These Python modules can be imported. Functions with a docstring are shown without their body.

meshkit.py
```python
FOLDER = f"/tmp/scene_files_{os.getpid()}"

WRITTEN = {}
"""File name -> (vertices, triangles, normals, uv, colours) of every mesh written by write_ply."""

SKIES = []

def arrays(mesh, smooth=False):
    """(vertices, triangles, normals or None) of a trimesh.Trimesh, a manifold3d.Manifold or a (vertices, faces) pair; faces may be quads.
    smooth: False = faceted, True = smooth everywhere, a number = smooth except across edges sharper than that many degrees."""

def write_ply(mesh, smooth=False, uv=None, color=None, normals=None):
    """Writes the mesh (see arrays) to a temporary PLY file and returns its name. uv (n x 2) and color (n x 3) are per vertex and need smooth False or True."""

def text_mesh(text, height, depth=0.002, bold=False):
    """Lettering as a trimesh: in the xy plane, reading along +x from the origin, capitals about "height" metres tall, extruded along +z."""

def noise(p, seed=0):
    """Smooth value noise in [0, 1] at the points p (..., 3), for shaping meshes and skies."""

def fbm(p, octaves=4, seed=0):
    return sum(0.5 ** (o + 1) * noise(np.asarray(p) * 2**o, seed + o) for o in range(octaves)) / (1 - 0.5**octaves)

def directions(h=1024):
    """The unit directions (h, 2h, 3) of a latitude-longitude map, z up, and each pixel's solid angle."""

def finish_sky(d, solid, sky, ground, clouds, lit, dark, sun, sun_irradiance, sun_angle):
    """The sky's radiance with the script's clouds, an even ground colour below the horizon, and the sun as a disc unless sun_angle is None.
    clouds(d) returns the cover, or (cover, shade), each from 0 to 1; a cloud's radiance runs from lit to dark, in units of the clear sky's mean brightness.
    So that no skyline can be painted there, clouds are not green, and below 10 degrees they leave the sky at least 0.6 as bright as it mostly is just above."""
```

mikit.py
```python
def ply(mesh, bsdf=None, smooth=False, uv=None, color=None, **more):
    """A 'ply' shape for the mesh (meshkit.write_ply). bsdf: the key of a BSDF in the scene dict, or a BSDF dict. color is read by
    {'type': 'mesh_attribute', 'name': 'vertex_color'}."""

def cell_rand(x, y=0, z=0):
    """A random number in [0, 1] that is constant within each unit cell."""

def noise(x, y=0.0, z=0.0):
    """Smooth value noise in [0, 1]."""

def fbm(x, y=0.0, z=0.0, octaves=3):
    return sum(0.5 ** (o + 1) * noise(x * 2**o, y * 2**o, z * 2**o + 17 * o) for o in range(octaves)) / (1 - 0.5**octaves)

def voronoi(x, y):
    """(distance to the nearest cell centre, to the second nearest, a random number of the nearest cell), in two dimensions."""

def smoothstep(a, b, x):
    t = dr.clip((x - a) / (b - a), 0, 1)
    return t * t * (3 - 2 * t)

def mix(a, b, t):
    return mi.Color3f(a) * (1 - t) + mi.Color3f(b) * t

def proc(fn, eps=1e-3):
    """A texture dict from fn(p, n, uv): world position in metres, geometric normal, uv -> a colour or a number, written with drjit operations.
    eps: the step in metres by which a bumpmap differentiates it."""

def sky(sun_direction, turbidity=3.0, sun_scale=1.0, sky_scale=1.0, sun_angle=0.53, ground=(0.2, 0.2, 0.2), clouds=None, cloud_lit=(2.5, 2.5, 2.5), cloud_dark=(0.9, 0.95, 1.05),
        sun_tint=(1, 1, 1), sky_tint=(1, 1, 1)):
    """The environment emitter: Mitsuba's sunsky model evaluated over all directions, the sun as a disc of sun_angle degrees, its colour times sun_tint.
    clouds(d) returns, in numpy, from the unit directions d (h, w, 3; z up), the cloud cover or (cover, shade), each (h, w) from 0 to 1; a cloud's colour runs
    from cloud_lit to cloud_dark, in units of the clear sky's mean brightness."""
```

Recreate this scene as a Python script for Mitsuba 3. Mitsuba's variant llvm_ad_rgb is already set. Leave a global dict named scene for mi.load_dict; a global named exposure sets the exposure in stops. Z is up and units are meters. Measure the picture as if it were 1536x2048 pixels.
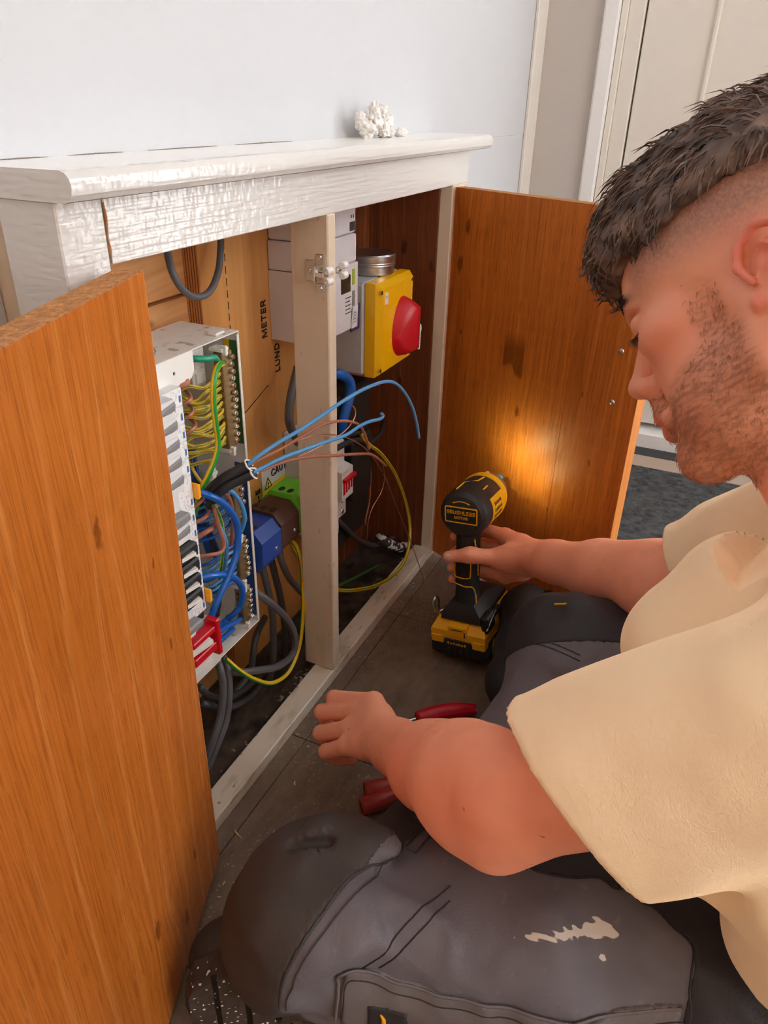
import math, random
import numpy as np, trimesh, manifold3d, mitsuba as mi, drjit as dr
import mikit, meshkit
from mikit import proc, noise, fbm, voronoi, cell_rand, smoothstep, mix, ply
T = mi.ScalarTransform4f
random.seed(7)
RNG = np.random.default_rng(7)
scene, labels = {}, {}

# ---------------------------------------------------------------- camera, light, exposure
CAM = np.array([0.0, -0.4, 0.7428])
FWD, UP = np.array([0.79730019, 0.35903407, -0.48518754]), np.array([0.43177362, 0.22243406, 0.87412507])
exposure = 0.2
scene['camera'] = {'type': 'perspective', 'fov': 54.72, 'fov_axis': 'x', 'near_clip': 0.02, 'far_clip': 50.0,
                   'to_world': T().look_at(origin=CAM.tolist(), target=(CAM + FWD).tolist(), up=UP.tolist())}
# the light of the place: overcast daylight through the two tall panes of the hall window (see window_1 below)
DAY = (4.4, 4.45, 4.55)
GLOW = (0.92, 0.95, 0.48)          # the driver's work light

# ---------------------------------------------------------------- helpers
def srgb(r, g, b):
    return [((v / 255 + 0.055) / 1.055) ** 2.4 if v > 10 else v / 255 / 12.92 for v in (r, g, b)]

def numbered(key):
    if key not in scene and not any(k.startswith(key + '__') for k in scene): return key
    n = 1
    while f'{key}_{n:03d}' in scene or any(k.startswith(f'{key}_{n:03d}__') for k in scene): n += 1
    return f'{key}_{n:03d}'

def tag(key, label=None, cat=None, group=None, kind=None):
    d = labels.setdefault(key, {})
    for k, v in (('label', label), ('category', cat), ('group', group), ('kind', kind)):
        if v: d[k] = v
    return key

def add(key, mesh, mat, smooth=False, label=None, cat=None, group=None, kind=None, **kw):
    key = numbered(key)
    scene[key] = mesh if isinstance(mesh, dict) else ply(mesh, mat, smooth, **kw)
    if label or cat or group or kind: tag(key, label, cat, group, kind)
    return key

def struct(key, mesh, mat, smooth=False):
    return add(key, mesh, mat, smooth, kind='structure')

def thing(key, label, cat, group=None):
    """reserves the key that the parts of a thing start with"""
    key = numbered(key)
    tag(key, label, cat, group)
    return key

def hull(pts):
    return trimesh.convex.convex_hull(np.asarray(pts, float))

def box(x0, x1, y0, y1, z0, z1, b=0.001):
    """a box with chamfered edges"""
    lo, hi = np.array([x0, y0, z0], float), np.array([x1, y1, z1], float)
    b = min(b, 0.45 * float((hi - lo).min()))
    pts = []
    for i in range(8):
        s = np.array([(i >> k) & 1 for k in range(3)])
        c = np.where(s, hi, lo)
        for k in range(3):
            o = np.where(s, -b, b); o[k] = 0
            pts.append(c + o)
    return hull(pts)

def rot(axis, deg):
    return trimesh.transformations.rotation_matrix(math.radians(deg), axis)[:3, :3]

def moved(mesh, R=None, t=(0, 0, 0), s=1.0):
    m = mesh.copy() if isinstance(mesh, trimesh.Trimesh) else trimesh.Trimesh(*mesh, process=False)
    v = np.asarray(m.vertices) * s
    if R is not None: v = v @ np.asarray(R).T
    m.vertices = v + np.asarray(t, float)
    return m

def join(*ms):
    ms = [m for q in ms for m in (q if isinstance(q, (list, tuple)) else [q])]
    return trimesh.util.concatenate(ms)

def curve(pts, n=8):
    """Catmull-Rom through the points"""
    p = np.asarray(pts, float)
    if len(p) < 3:
        return np.linspace(p[0], p[-1], max(2, n))
    q = np.vstack([2 * p[0] - p[1], p, 2 * p[-1] - p[-2]])
    out = []
    for i in range(1, len(q) - 2):
        a, b, c, d = q[i - 1], q[i], q[i + 1], q[i + 2]
        for t in np.arange(n) / n:
            out.append(0.5 * (2 * b + (c - a) * t + (2 * a - 5 * b + 4 * c - d) * t * t + (3 * b - a - 3 * c + d) * t ** 3))
    out.append(p[-1])
    return np.array(out)

def tube(pts, r, sides=8, n=6, flat=1.0, spline=True, cap=True):
    """(mesh, uv) of a round cable; uv.x runs round it, uv.y along it in metres"""
    p = curve(pts, n) if spline else np.asarray(pts, float)
    t = np.gradient(p, axis=0); t /= np.linalg.norm(t, axis=1, keepdims=True) + 1e-12
    a = np.cross(t[0], [0.31, 0.2, 0.93]); a /= np.linalg.norm(a)
    A = []
    for k in range(len(p)):
        a = a - t[k] * (a @ t[k]); a /= np.linalg.norm(a) + 1e-12
        A.append(a)
    A = np.array(A); B = np.cross(t, A)
    rr = np.broadcast_to(r, (len(p),)) if np.ndim(r) < 1 or len(r) == len(p) else np.interp(np.linspace(0, 1, len(p)), np.linspace(0, 1, len(r)), r)
    ang = np.linspace(0, 2 * np.pi, sides + 1)
    v = p[:, None] + rr[:, None, None] * (np.cos(ang)[None, :, None] * A[:, None] + flat * np.sin(ang)[None, :, None] * B[:, None])
    L = np.r_[0, np.cumsum(np.linalg.norm(np.diff(p, axis=0), axis=1))]
    uv = np.stack(np.broadcast_arrays(np.linspace(0, 1, sides + 1)[None, :], L[:, None]), -1).reshape(-1, 2)
    m = sides + 1
    i, j = np.meshgrid(np.arange(len(p) - 1), np.arange(sides), indexing='ij')
    q = np.stack([i * m + j, i * m + j + 1, (i + 1) * m + j + 1, (i + 1) * m + j], -1).reshape(-1, 4)
    f = np.vstack([q[:, [0, 1, 2]], q[:, [0, 2, 3]]])
    V = v.reshape(-1, 3)
    if cap:
        n0 = len(V)
        V = np.vstack([V, p[:1], p[-1:]]); uv = np.vstack([uv, [[0.5, 0]], [[0.5, L[-1]]]])
        j = np.arange(sides)
        f = np.vstack([f, np.stack([j + 1, j, np.full(sides, n0)], 1), np.stack([(len(p) - 1) * m + j, (len(p) - 1) * m + j + 1, np.full(sides, n0 + 1)], 1)])
    return trimesh.Trimesh(V, f, process=False), uv

def wire(key, pts, r, mat, sides=8, n=6, **kw):
    m, uv = tube(pts, r, sides, n)
    return add(key, m, mat, True, uv=uv, **kw)

def lathe(profile, sides=32):
    """profile: (radius, height) pairs, turned about z"""
    return trimesh.creation.revolve(np.asarray(profile, float), sections=sides)

def extrude(poly, h):
    import shapely.geometry as sg
    p = poly if hasattr(poly, 'area') else sg.Polygon(poly)
    return trimesh.creation.extrude_polygon(p, h)

def frame(o, x, y):
    """4x4 frame: origin o, x axis, (approximate) y axis"""
    x = np.asarray(x, float); x = x / np.linalg.norm(x)
    y = np.asarray(y, float); y = y - x * (x @ y); y /= np.linalg.norm(y)
    return np.stack([x, y, np.cross(x, y)], 1), np.asarray(o, float)

def text(s, h, depth=0.0003):
    """lettering in the x-y plane, centred, reading along +x"""
    m = meshkit.text_mesh(s, h)
    m = m if isinstance(m, trimesh.Trimesh) else trimesh.Trimesh(*meshkit.arrays(m)[:2], process=False)
    v = np.asarray(m.vertices)
    m.vertices = v - (v.max(0) + v.min(0)) / 2
    return m

# ---------------------------------------------------------------- materials
def mat(key, color, rough=0.5, bump=None, bscale=1.0, eps=1e-3, **kw):
    c = {'type': 'rgb', 'value': list(color)} if isinstance(color, (list, tuple)) else color
    b = {'type': 'principled', 'base_color': c, 'roughness': rough, **kw}
    if bump is not None:
        b = {'type': 'bumpmap', 'arbitrary': proc(bump, eps), 'scale': bscale, 'nested': b}
    scene[key] = {'type': 'twosided', 'nested': b}
    return key

def wood(hx, hy, dx, dy, deep, mid, pale, knots=(), pitch=26.0, staves=0.085, seed=0.0, dark_patch=None, lines=0.36):
    """softwood with vertical grain; u runs along the board's width from (hx, hy) in direction (dx, dy)"""
    def fn(p, n, uv):
        u, z = (p.x - hx) * dx + (p.y - hy) * dy, p.z
        tint, ring = mi.Float(0), mi.Float(0)
        for ku, kz, kr in knots:
            a, b = (u - ku), (z - kz) * 0.45
            w = dr.exp(-(a * a + b * b) / (6 * kr * kr))
            u = u + a * w * 0.6
            d = dr.sqrt((u - ku) ** 2 + ((z - kz) * 0.6) ** 2 + 1e-9)
            tint += smoothstep(kr, kr * 0.45, d + (noise(u * 300, z * 200) - 0.5) * kr * 0.5)
        s = dr.floor(u / staves)
        wob = (fbm(u * 4 + seed, z * 1.3, 3.1 + s) - 0.5) * 0.09 + (noise(u * 50, z * 11, seed) - 0.5) * 0.004
        r = (u + wob) * pitch * (0.75 + 0.5 * cell_rand(s, 5 + seed)) + cell_rand(s, 9 + seed) * 7
        saw = r - dr.floor(r)
        late = smoothstep(0.70, 0.93, saw) * smoothstep(1.0, 0.93, saw) * smoothstep(.25, .6, fbm(u * 14, z * 2.0, seed + 8))
        fine = fbm(u * 520, z * 7, seed, octaves=2)
        pore = smoothstep(0.62, 0.78, noise(u * 1400, z * 45, seed + 3))
        broad = fbm(u * 9, z * 2.3, seed + 5)
        c = mix(deep, mid, dr.clip(0.22 + 0.95 * broad + 0.55 * (fine - 0.5) + 0.12 * (cell_rand(s, 2 + seed) - 0.5), 0, 1))
        c = mix(c, mi.Color3f(pale), lines * late * (0.6 + .6 * fine))
        c = mix(c, mi.Color3f(deep) * 0.55, dr.clip(0.30 * pore + 0.75 * tint, 0, 1))
        if dark_patch is not None:
            u0, u1, z0, z1 = dark_patch
            k = smoothstep(u0 - .001, u0 + .001, u) * smoothstep(u1 + .001, u1 - .001, u) * smoothstep(z1 + .02, z1 - .01, z) * smoothstep(z0 - .004, z0 + .004, z + (noise(u * 90, 2) - .5) * .02)
            c = mix(c, mi.Color3f(deep) * 0.45, 0.7 * k)
        return c
    return proc(fn)

# materials of the room and the cabinet
mat('mat_wall', [0.53, 0.545, 0.565], 0.85, bump=lambda p, n, uv: fbm(p.x * 60, p.y * 60, p.z * 60, octaves=2) * 0.0003)
mat('mat_ceiling', [0.82, 0.82, 0.81], 0.9)
mat('mat_gloss', [0.60, 0.595, 0.57], 0.2, specular=0.7, bump=lambda p, n, uv: fbm(p.x * 22, p.y * 60, p.z * 420, octaves=2) * 0.0006 + fbm(p.x * 210, p.y * 210, p.z * 90, octaves=2) * 0.0007, eps=4e-4)
mat('mat_bounce_paint', proc(lambda p, n, uv: mix(srgb(212, 197, 176), srgb(204, 186, 162), smoothstep(.55, .75, fbm(p.x * 40, p.y * 60, p.z * 6))) * (1 - 0.2 * smoothstep(.90, .93, noise(p.y * 160, p.x * 160, p.z * 60)))), 0.35,  # white paint, with warm bounce light put into its colour as beige
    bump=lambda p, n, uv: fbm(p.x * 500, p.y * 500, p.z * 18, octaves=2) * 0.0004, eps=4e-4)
mat('mat_plate_paint', proc(lambda p, n, uv: mix(srgb(216, 206, 190), srgb(178, 164, 142), 0.8 * smoothstep(.56, .8, fbm(p.x * 24, p.y * 60, p.z * 60))) * (1 - 0.55 * smoothstep(.92, .94, noise(p.x * 110, p.y * 200, p.z * 200)))), 0.4)
mat('mat_cream', [0.74, 0.71, 0.64], 0.35)
mat('mat_white_wood', [0.82, 0.83, 0.81], 0.3)
mat('mat_black', [0.012, 0.012, 0.012], 0.5)
mat('mat_glass_frame', [0.8, 0.8, 0.8], 0.3)
mat('mat_steel', [0.62, 0.62, 0.60], 0.28, metallic=1.0)
mat('mat_end_grain', proc(lambda p, n, uv: mix(srgb(112, 62, 26), srgb(196, 138, 78), fbm(p.x * 260, p.y * 260, p.z * 40)) * (0.8 + 0.4 * noise(p.x * 900, p.y * 900))), 0.7,
    bump=lambda p, n, uv: fbm(p.x * 500, p.y * 500, p.z * 300, octaves=2) * 0.002, eps=4e-4)
mat('mat_edge_wood', proc(lambda p, n, uv: mix(srgb(226, 150, 78), srgb(190, 112, 46), fbm(p.x * 300, p.y * 300, p.z * 9))), 0.45)

# ---------------------------------------------------------------- the room
WX, WY = 1.83, 0.085               # door wall, cabinet wall
struct('floor', box(-1.12, 1.95, -2.42, 0.10, -0.06, -0.0016), 'mat_black')
mat('mat_vinyl', proc(lambda p, n, uv: mix(srgb(84, 70, 59), srgb(132, 114, 97), dr.clip(fbm(p.x * 9, p.y * 30, 1.5) * 0.75 + 0.5 * fbm(p.x * 70, p.y * 130, 3.0) - 0.12 + 0.18 * (cell_rand(dr.floor(p.x / .305), dr.floor((p.y + .02) / .305)) - .5), 0, 1))
    + mi.Color3f(0.30, 0.28, 0.24) * smoothstep(.80, .9, noise(p.x * 420, p.y * 420)) * smoothstep(.45, .8, fbm(p.x * 6, p.y * 6, 8)) * .6), 0.34,
    bump=lambda p, n, uv: fbm(p.x * 160, p.y * 320, 2, octaves=2) * 0.0006)
TILE = 0.305
for i in range(-6, 6):
    for j in range(-8, 1):
        x0, y0 = i * TILE, j * TILE - 0.02
        x1, y1 = min(x0 + TILE, 1.70), min(y0 + TILE, 0.02)
        if x1 - x0 > .02 and y1 - y0 > .02:
            add('floor__tile', box(x0 + .0005, x1 - .0005, y0 + .0005, y1 - .0005, -0.0016, 0.0, 0.0004), 'mat_vinyl')
struct('wall_back', join(box(-1.12, 1.90, WY, WY + .09, .684, 2.42), box(-1.12, .385, WY, WY + .09, 0, .684), box(1.165, 1.90, WY, WY + .09, 0, .684)), 'mat_wall')
mat('mat_wall_beige', [0.52, 0.485, 0.45], 0.85)
struct('wall_right', join(box(WX, WX + .1, -.072, WY, 0, 2.42), box(WX, WX + .1, -1.05, -.92, 0, 2.42), box(WX, WX + .1, -2.42, -2.20, 0, 2.42), box(WX, WX + .1, -2.20, -1.05, 2.05, 2.42), box(WX, WX + .1, -2.20, -1.05, 0, .12), box(WX, WX + .1, -.92, -.072, 2.03, 2.42)), 'mat_wall_beige')
mat('mat_wall_warm_fill', srgb(206, 172, 142), 0.85)
struct('wall_left', box(-1.18, -1.10, -2.42, .17, 0, 2.42), 'mat_wall_warm_fill')  # unseen wall, given a warm colour and set close to bounce warm fill
struct('ceiling', box(-1.7, 1.93, -2.5, .18, 2.42, 2.5), 'mat_ceiling')
WINS = ((-.75, .75, .55, 2.1),)
def pane_wall(x0, x1, wins):
    p = sg.box(x0, 0, x1, 2.42)
    for a, b, c, d in wins: p = p.difference(sg.box(a, c, b, d))
    return moved(extrude(p, .08), np.array([[1, 0, 0], [0, 0, -1], [0, 1, 0]], float), (0, -2.42, 0))
import shapely.geometry as sg
struct('wall_front', pane_wall(-1.12, 1.83, WINS), 'mat_wall')
# the daylit windows, frosted panes bright with overcast sky
fw = .05
for i, (x0, x1, z0, z1) in enumerate(WINS):
    nm, xm = f'window_{i + 1}', (x0 + x1) / 2
    struct(nm, join(box(x0, x0 + fw, -2.49, -2.44, z0, z1), box(x1 - fw, x1, -2.49, -2.44, z0, z1), box(xm - fw / 2, xm + fw / 2, -2.49, -2.44, z0 + fw, z1 - fw), box(x0 + fw, x1 - fw, -2.49, -2.44, z0, z0 + fw), box(x0 + fw, x1 - fw, -2.49, -2.44, z1 - fw, z1)), 'mat_glass_frame')
    for a, b in ((x0 + fw, xm - fw / 2), (xm + fw / 2, x1 - fw)):
        k = add(nm + '__pane', box(a, b, -2.475, -2.470, z0 + fw, z1 - fw, .0005), 'mat_glass_frame')
        scene[k]['emitter'] = {'type': 'area', 'radiance': {'type': 'rgb', 'value': list(DAY)}}
struct('window_2', join(*[box(WX + .01, WX + .07, *q, .003) for q in ((-2.20, -2.14, .12, 2.05), (-1.11, -1.05, .12, 2.05), (-2.14, -1.11, .12, .22), (-2.14, -1.11, 1.99, 2.05))]), 'mat_white_wood')
k = add('window_2__pane', box(WX + .04, WX + .045, -2.14, -1.11, .22, 1.99, .0005), 'mat_glass_frame')
scene[k]['emitter'] = {'type': 'area', 'radiance': {'type': 'rgb', 'value': [v * 1.15 for v in DAY]}}
# corner board, architrave, door, threshold, mat
struct('trim_1', box(WX - .072, WX, WY - .008, WY, 0, 2.42, .002), 'mat_cream')
struct('trim_2', join(box(WX - .016, WX, -.072, -.040, 0, 2.06, .004), box(WX - .016, WX, -.985, -.953, 0, 2.06, .004), box(WX - .016, WX, -.953, -.072, 2.03, 2.06, .004)), 'mat_white_wood')
struct('trim_3', join(box(WX - .004, WX + .05, -.086, -.072, .0, 2.03, .002), box(WX + .004, WX + .05, -.118, -.086, .0, 2.03, .002), box(WX + .004, WX + .05, -.953, -.935, 0, 2.03, .002)), 'mat_cream')
struct('door_1', join(box(WX + .012, WX + .05, -.932, -.1215, .055, 2.02, .002)), 'mat_cream')
for y0, y1 in ((-.262, -.252), (-.80, -.79)):
    add('door_1__moulding', box(WX + .004, WX + .012, y0, y1, .12, 1.95, .003), 'mat_cream')
struct('trim_4', box(WX - .02, WX + .06, -.953, -.05, 0, .040, .003), 'mat_white_wood')
mat('mat_mat', proc(lambda p, n, uv: mix(srgb(44, 46, 48), srgb(84, 86, 86), dr.clip(1.4 * fbm(p.x * 90, p.y * 90, 2) - .3 + .5 * smoothstep(.7, .9, noise(p.x * 500, p.y * 500)), 0, 1))), 0.9,
    bump=lambda p, n, uv: noise(p.x * 700, p.y * 700) * 0.002, eps=4e-4)
mat('mat_threshold', [0.40, 0.31, 0.25], 0.5)
struct('trim_5', box(1.69, 1.755, -2.0, .08, -.0016, .006, .002), 'mat_threshold')
mat('mat_dark_strip', [0.035, 0.037, 0.04], 0.7)
struct('trim_6', box(1.755, 1.81, -2.0, .08, -.0016, .004, .001), 'mat_dark_strip')
add('door_mat', box(1.12, 1.685, -.95, -.02, 0.0002, .008, .002), 'mat_mat', label='dark grey flecked entrance mat on the floor before the cream door', cat='mat')

# ---------------------------------------------------------------- the cabinet
cab = thing('cabinet', 'low white painted meter cupboard with two open orange pine doors', 'cabinet')
def part(name, mesh, m, smooth=False, **kw): return add(cab + '__' + name, mesh, m, smooth, **kw)
# top board with rounded nose
prof = [(.085, .700), (-.012, .7010), (-.0165, .6998), (-.0195, .6965), (-.0205, .6920), (-.0195, .6870), (-.0165, .6832), (-.012, .6820), (.085, .6820)]
sh = extrude([(a, b) for a, b in prof], .845)
sh = moved(sh, np.array([[0, 0, 1], [1, 0, 0], [0, 1, 0]], float), (.366, 0, 0))
part('shelf_board', sh, 'mat_gloss', 25)
part('top_rail', box(.4115, 1.165, 0, .020, .637, .682, .0008), 'mat_gloss')
part('stile', box(.369, .4105, 0, .052, 0, .682, .0012), 'mat_gloss', label='white left stile')
part('stile', box(1.103, 1.165, 0, .020, 0, .637, .0012), 'mat_bounce_paint', label='white right stile')
part('post', box(.7255, .7435, 0, .047, .020, .637, .0014), 'mat_bounce_paint', label='white middle post')
part('floor_plate', box(.4105, 1.103, .0005, .032, 0, .020, .0015), 'mat_plate_paint', label='scuffed cream floor plate')
part('side_panel', box(.385, .400, .052, .150, 0, .682), 'mat_bounce_paint')
RW = dict(deep=srgb(72, 34, 14), mid=srgb(122, 62, 27), pale=srgb(150, 86, 44))
mat('mat_inner_wood', wood(0, 0, .3, 1, knots=((.33 + .075, .545, .009), (.33 + .028, .52, .007), (.405, .33, .006)), pitch=60, staves=.05, seed=4.0, **RW), 0.5)
part('side_panel', box(1.103, 1.120, .020, .150, 0, .637), 'mat_inner_wood', label='stained brown right inner side')
mat('mat_pine', proc(lambda p, n, uv: mix(srgb(196, 132, 76), srgb(226, 172, 112), fbm(p.x * 6, p.z * 170 + 14 * fbm(p.x * 3, p.z * 8), 2)) * (1 - .5 * smoothstep(.77, .86, noise(p.x * 20, p.z * 34)))), 0.6)
for z0, z1 in ((.002, .15), (.153, .34), (.343, .547), (.551, .682)):
    part('back_plank', box(.400, .690, .150, .166, z0, z1, .0015), 'mat_pine')
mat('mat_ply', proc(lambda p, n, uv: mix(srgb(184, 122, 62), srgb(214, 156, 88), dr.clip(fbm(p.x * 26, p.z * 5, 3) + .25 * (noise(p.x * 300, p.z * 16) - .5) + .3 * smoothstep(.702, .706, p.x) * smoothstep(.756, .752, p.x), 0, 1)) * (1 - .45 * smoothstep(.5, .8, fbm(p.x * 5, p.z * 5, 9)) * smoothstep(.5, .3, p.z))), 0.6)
mat('mat_ply_edge', proc(lambda p, n, uv: mix(srgb(90, 50, 22), srgb(190, 130, 70), smoothstep(.3, .7, dr.abs(dr.sin(p.y * 900))))), 0.7)
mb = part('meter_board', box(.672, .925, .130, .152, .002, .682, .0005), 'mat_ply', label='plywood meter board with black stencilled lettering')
part('back_plank', box(.9255, 1.103, .134, .152, .002, .682, .0005), 'mat_inner_wood', label='brown stained back board')
part('meter_board__edge', box(.6705, .672, .130, .152, .002, .682, .0003), 'mat_ply_edge', label='layered plywood edge')
# stencilled letters run upwards on the board
UPR = np.array([[0, -1, 0], [0, 0, -1], [1, 0, 0]], float)   # text x -> +z, text y -> -x, text z -> -y
for s, x, z, h in (('METER', .790, .497, .0105), ('LUND', .817, .440, .0105), ('GE-A-E', .752, .245, .0100)):
    add(mb + '__lettering', moved(text(s, h), UPR, (x, .1297, z), 1.0), 'mat_black')
dash = [box(.7185, .7193, .1294, .1302, .43 + k * .0135, .4385 + k * .0135, .0001) for k in range(15)]
add(mb + '__printed_dashes', join(dash), 'mat_black')
for k, (a, b) in enumerate((((.690, .372), (.728, .386)), ((.736, .389), (.792, .409)))):
    add(mb + '__printed_line', tube([(a[0], .1296, a[1]), (b[0], .1296, b[1])], .0006, 4, 2)[0], 'mat_black')
mat('mat_dirt', proc(lambda p, n, uv: mix(srgb(30, 24, 20), srgb(84, 70, 58), dr.clip(1.3 * fbm(p.x * 40, p.y * 60, 1) - .25, 0, 1)) + mi.Color3f(.5, .48, .44) * smoothstep(.62, .75, noise(p.x * 260, p.y * 260)) * smoothstep(.060, .034, p.y) * smoothstep(.45, .6, fbm(p.x * 30, p.y * 30, 7))), 0.95,
    bump=lambda p, n, uv: fbm(p.x * 200, p.y * 200, 2) * 0.004)
part('base', box(.4105, 1.103, .0325, .150, -.0015, .004, .0005), 'mat_dirt', label='dirty rough cupboard floor')
part('crack', tube([(.4108, -.0004, .678), (.4113, -.0004, .668), (.4104, -.0004, .655), (.4112, -.0004, .648), (.4108, -.0004, .638)], [.0006, .0012, .0005, .0010, .0004], 5, 4)[0], 'mat_end_grain', label='bare cracked joint')
mat('mat_gap', [.22, .19, .16], 0.8)
# caulk gap at the wall
for a, b in ((.40, .45), (.47, .53), (.56, .66), (.69, .80)):
    part('gap_line', tube([(a, WY - .0003, .7003), ((a + b) / 2, WY - .0004, .7004), (b, WY - .0003, .7003)], [.0002, .0006, .0002], 4, 4)[0], 'mat_gap')

# doors: staves glued edge to edge, each a piece of its own
def door(hx, hy, dx, dy, width, z0, z1, bounds, th, m, side, label, edge_mat, end_mat):
    d = part('door', join(moved(box(-.0006, 0, min(0, th * side), max(0, th * side), z0 + .001, z1 - .001, .0002), np.array([[dx, -dy, 0], [dy, dx, 0], [0, 0, 1]], float), (hx, hy, 0))), edge_mat, label=label)
    Rm = np.array([[dx, -dy, 0], [dy, dx, 0], [0, 0, 1]], float)
    y0, y1 = sorted((0, th * side))
    for a, b in zip(bounds[:-1], bounds[1:]):
        add(d + '__stave', moved(box(a + .00005, b - .00005, y0, y1, z0, z1 - .0006, .0003), Rm, (hx, hy, 0)), m)
    add(d + '__end_grain', moved(box(.0, width, y0, y1, z1 - .0006, z1, .0002), Rm, (hx, hy, 0)), end_mat, label='rough sawn top end grain')
    add(d + '__front_edge', moved(box(width, width + .0006, y0, y1, z0, z1, .0002), Rm, (hx, hy, 0)), edge_mat, label='paler front edge')
    return d, Rm
A = math.radians(180 + 67)
RD = (1.1055, -.003, math.cos(A), math.sin(A))
mat('mat_door_right', wood(*RD, deep=srgb(138, 66, 18), mid=srgb(196, 112, 40), pale=srgb(214, 138, 64), staves=.078, pitch=34, seed=1.0, dark_patch=(.118, .156, .395, .437),
    knots=((.030, .585, .008), (.018, .53, .010), (.1555, .336, .007), (.262, .394, .003), (.233, .20, .003), (.03, .43, .004), (.29, .30, .004))), 0.45, specular=0.25,
    bump=lambda p, n, uv: fbm(p.x * 300, p.y * 300, p.z * 9, octaves=2) * 0.0003)
dr_, RDm = door(*RD, .344, .013, .635, (0.0, .040, .118, .156, .235, .344), .020, 'mat_door_right', 1, 'open right pine door', 'mat_edge_wood', 'mat_end_grain')
for z in (.4655, .3960):
    p0 = np.array([RD[0], RD[1], 0]) + RDm @ np.array([.309, -.0004, 0])
    hd = moved(lathe([(0, .0016), (.0018, .0015), (.0034, .0009), (.0040, 0), (0, 0)], 16), RDm @ np.array([[1, 0, 0], [0, 0, -1], [0, 1, 0]], float), (p0[0], p0[1], z))
    add(dr_ + '__screw', hd, 'mat_steel', 30)
A = math.radians(180 + 20.6)
LD = (.4105, -.0279, math.cos(A), math.sin(A))
mat('mat_door_left', wood(*LD, deep=srgb(142, 70, 18), mid=srgb(182, 104, 38), pale=srgb(212, 144, 74), staves=.5, pitch=23, seed=2.0, lines=.26,
    knots=((.055, .43, .004), (.045, .345, .005), (.130, .50, .009), (.10, .06, .008), (.062, .10, .006), (.155, .13, .010))), 0.28, clearcoat=0.6, clearcoat_gloss=0.88,
    bump=lambda p, n, uv: fbm(p.x * 300, p.y * 300, p.z * 9, octaves=2) * 0.0003)
dl_, LDm = door(*LD, .345, .013, .6365, (0.0, .120, .235, .345), .020, 'mat_door_left', -1, 'open left pine door', 'mat_edge_wood', 'mat_end_grain')

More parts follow.
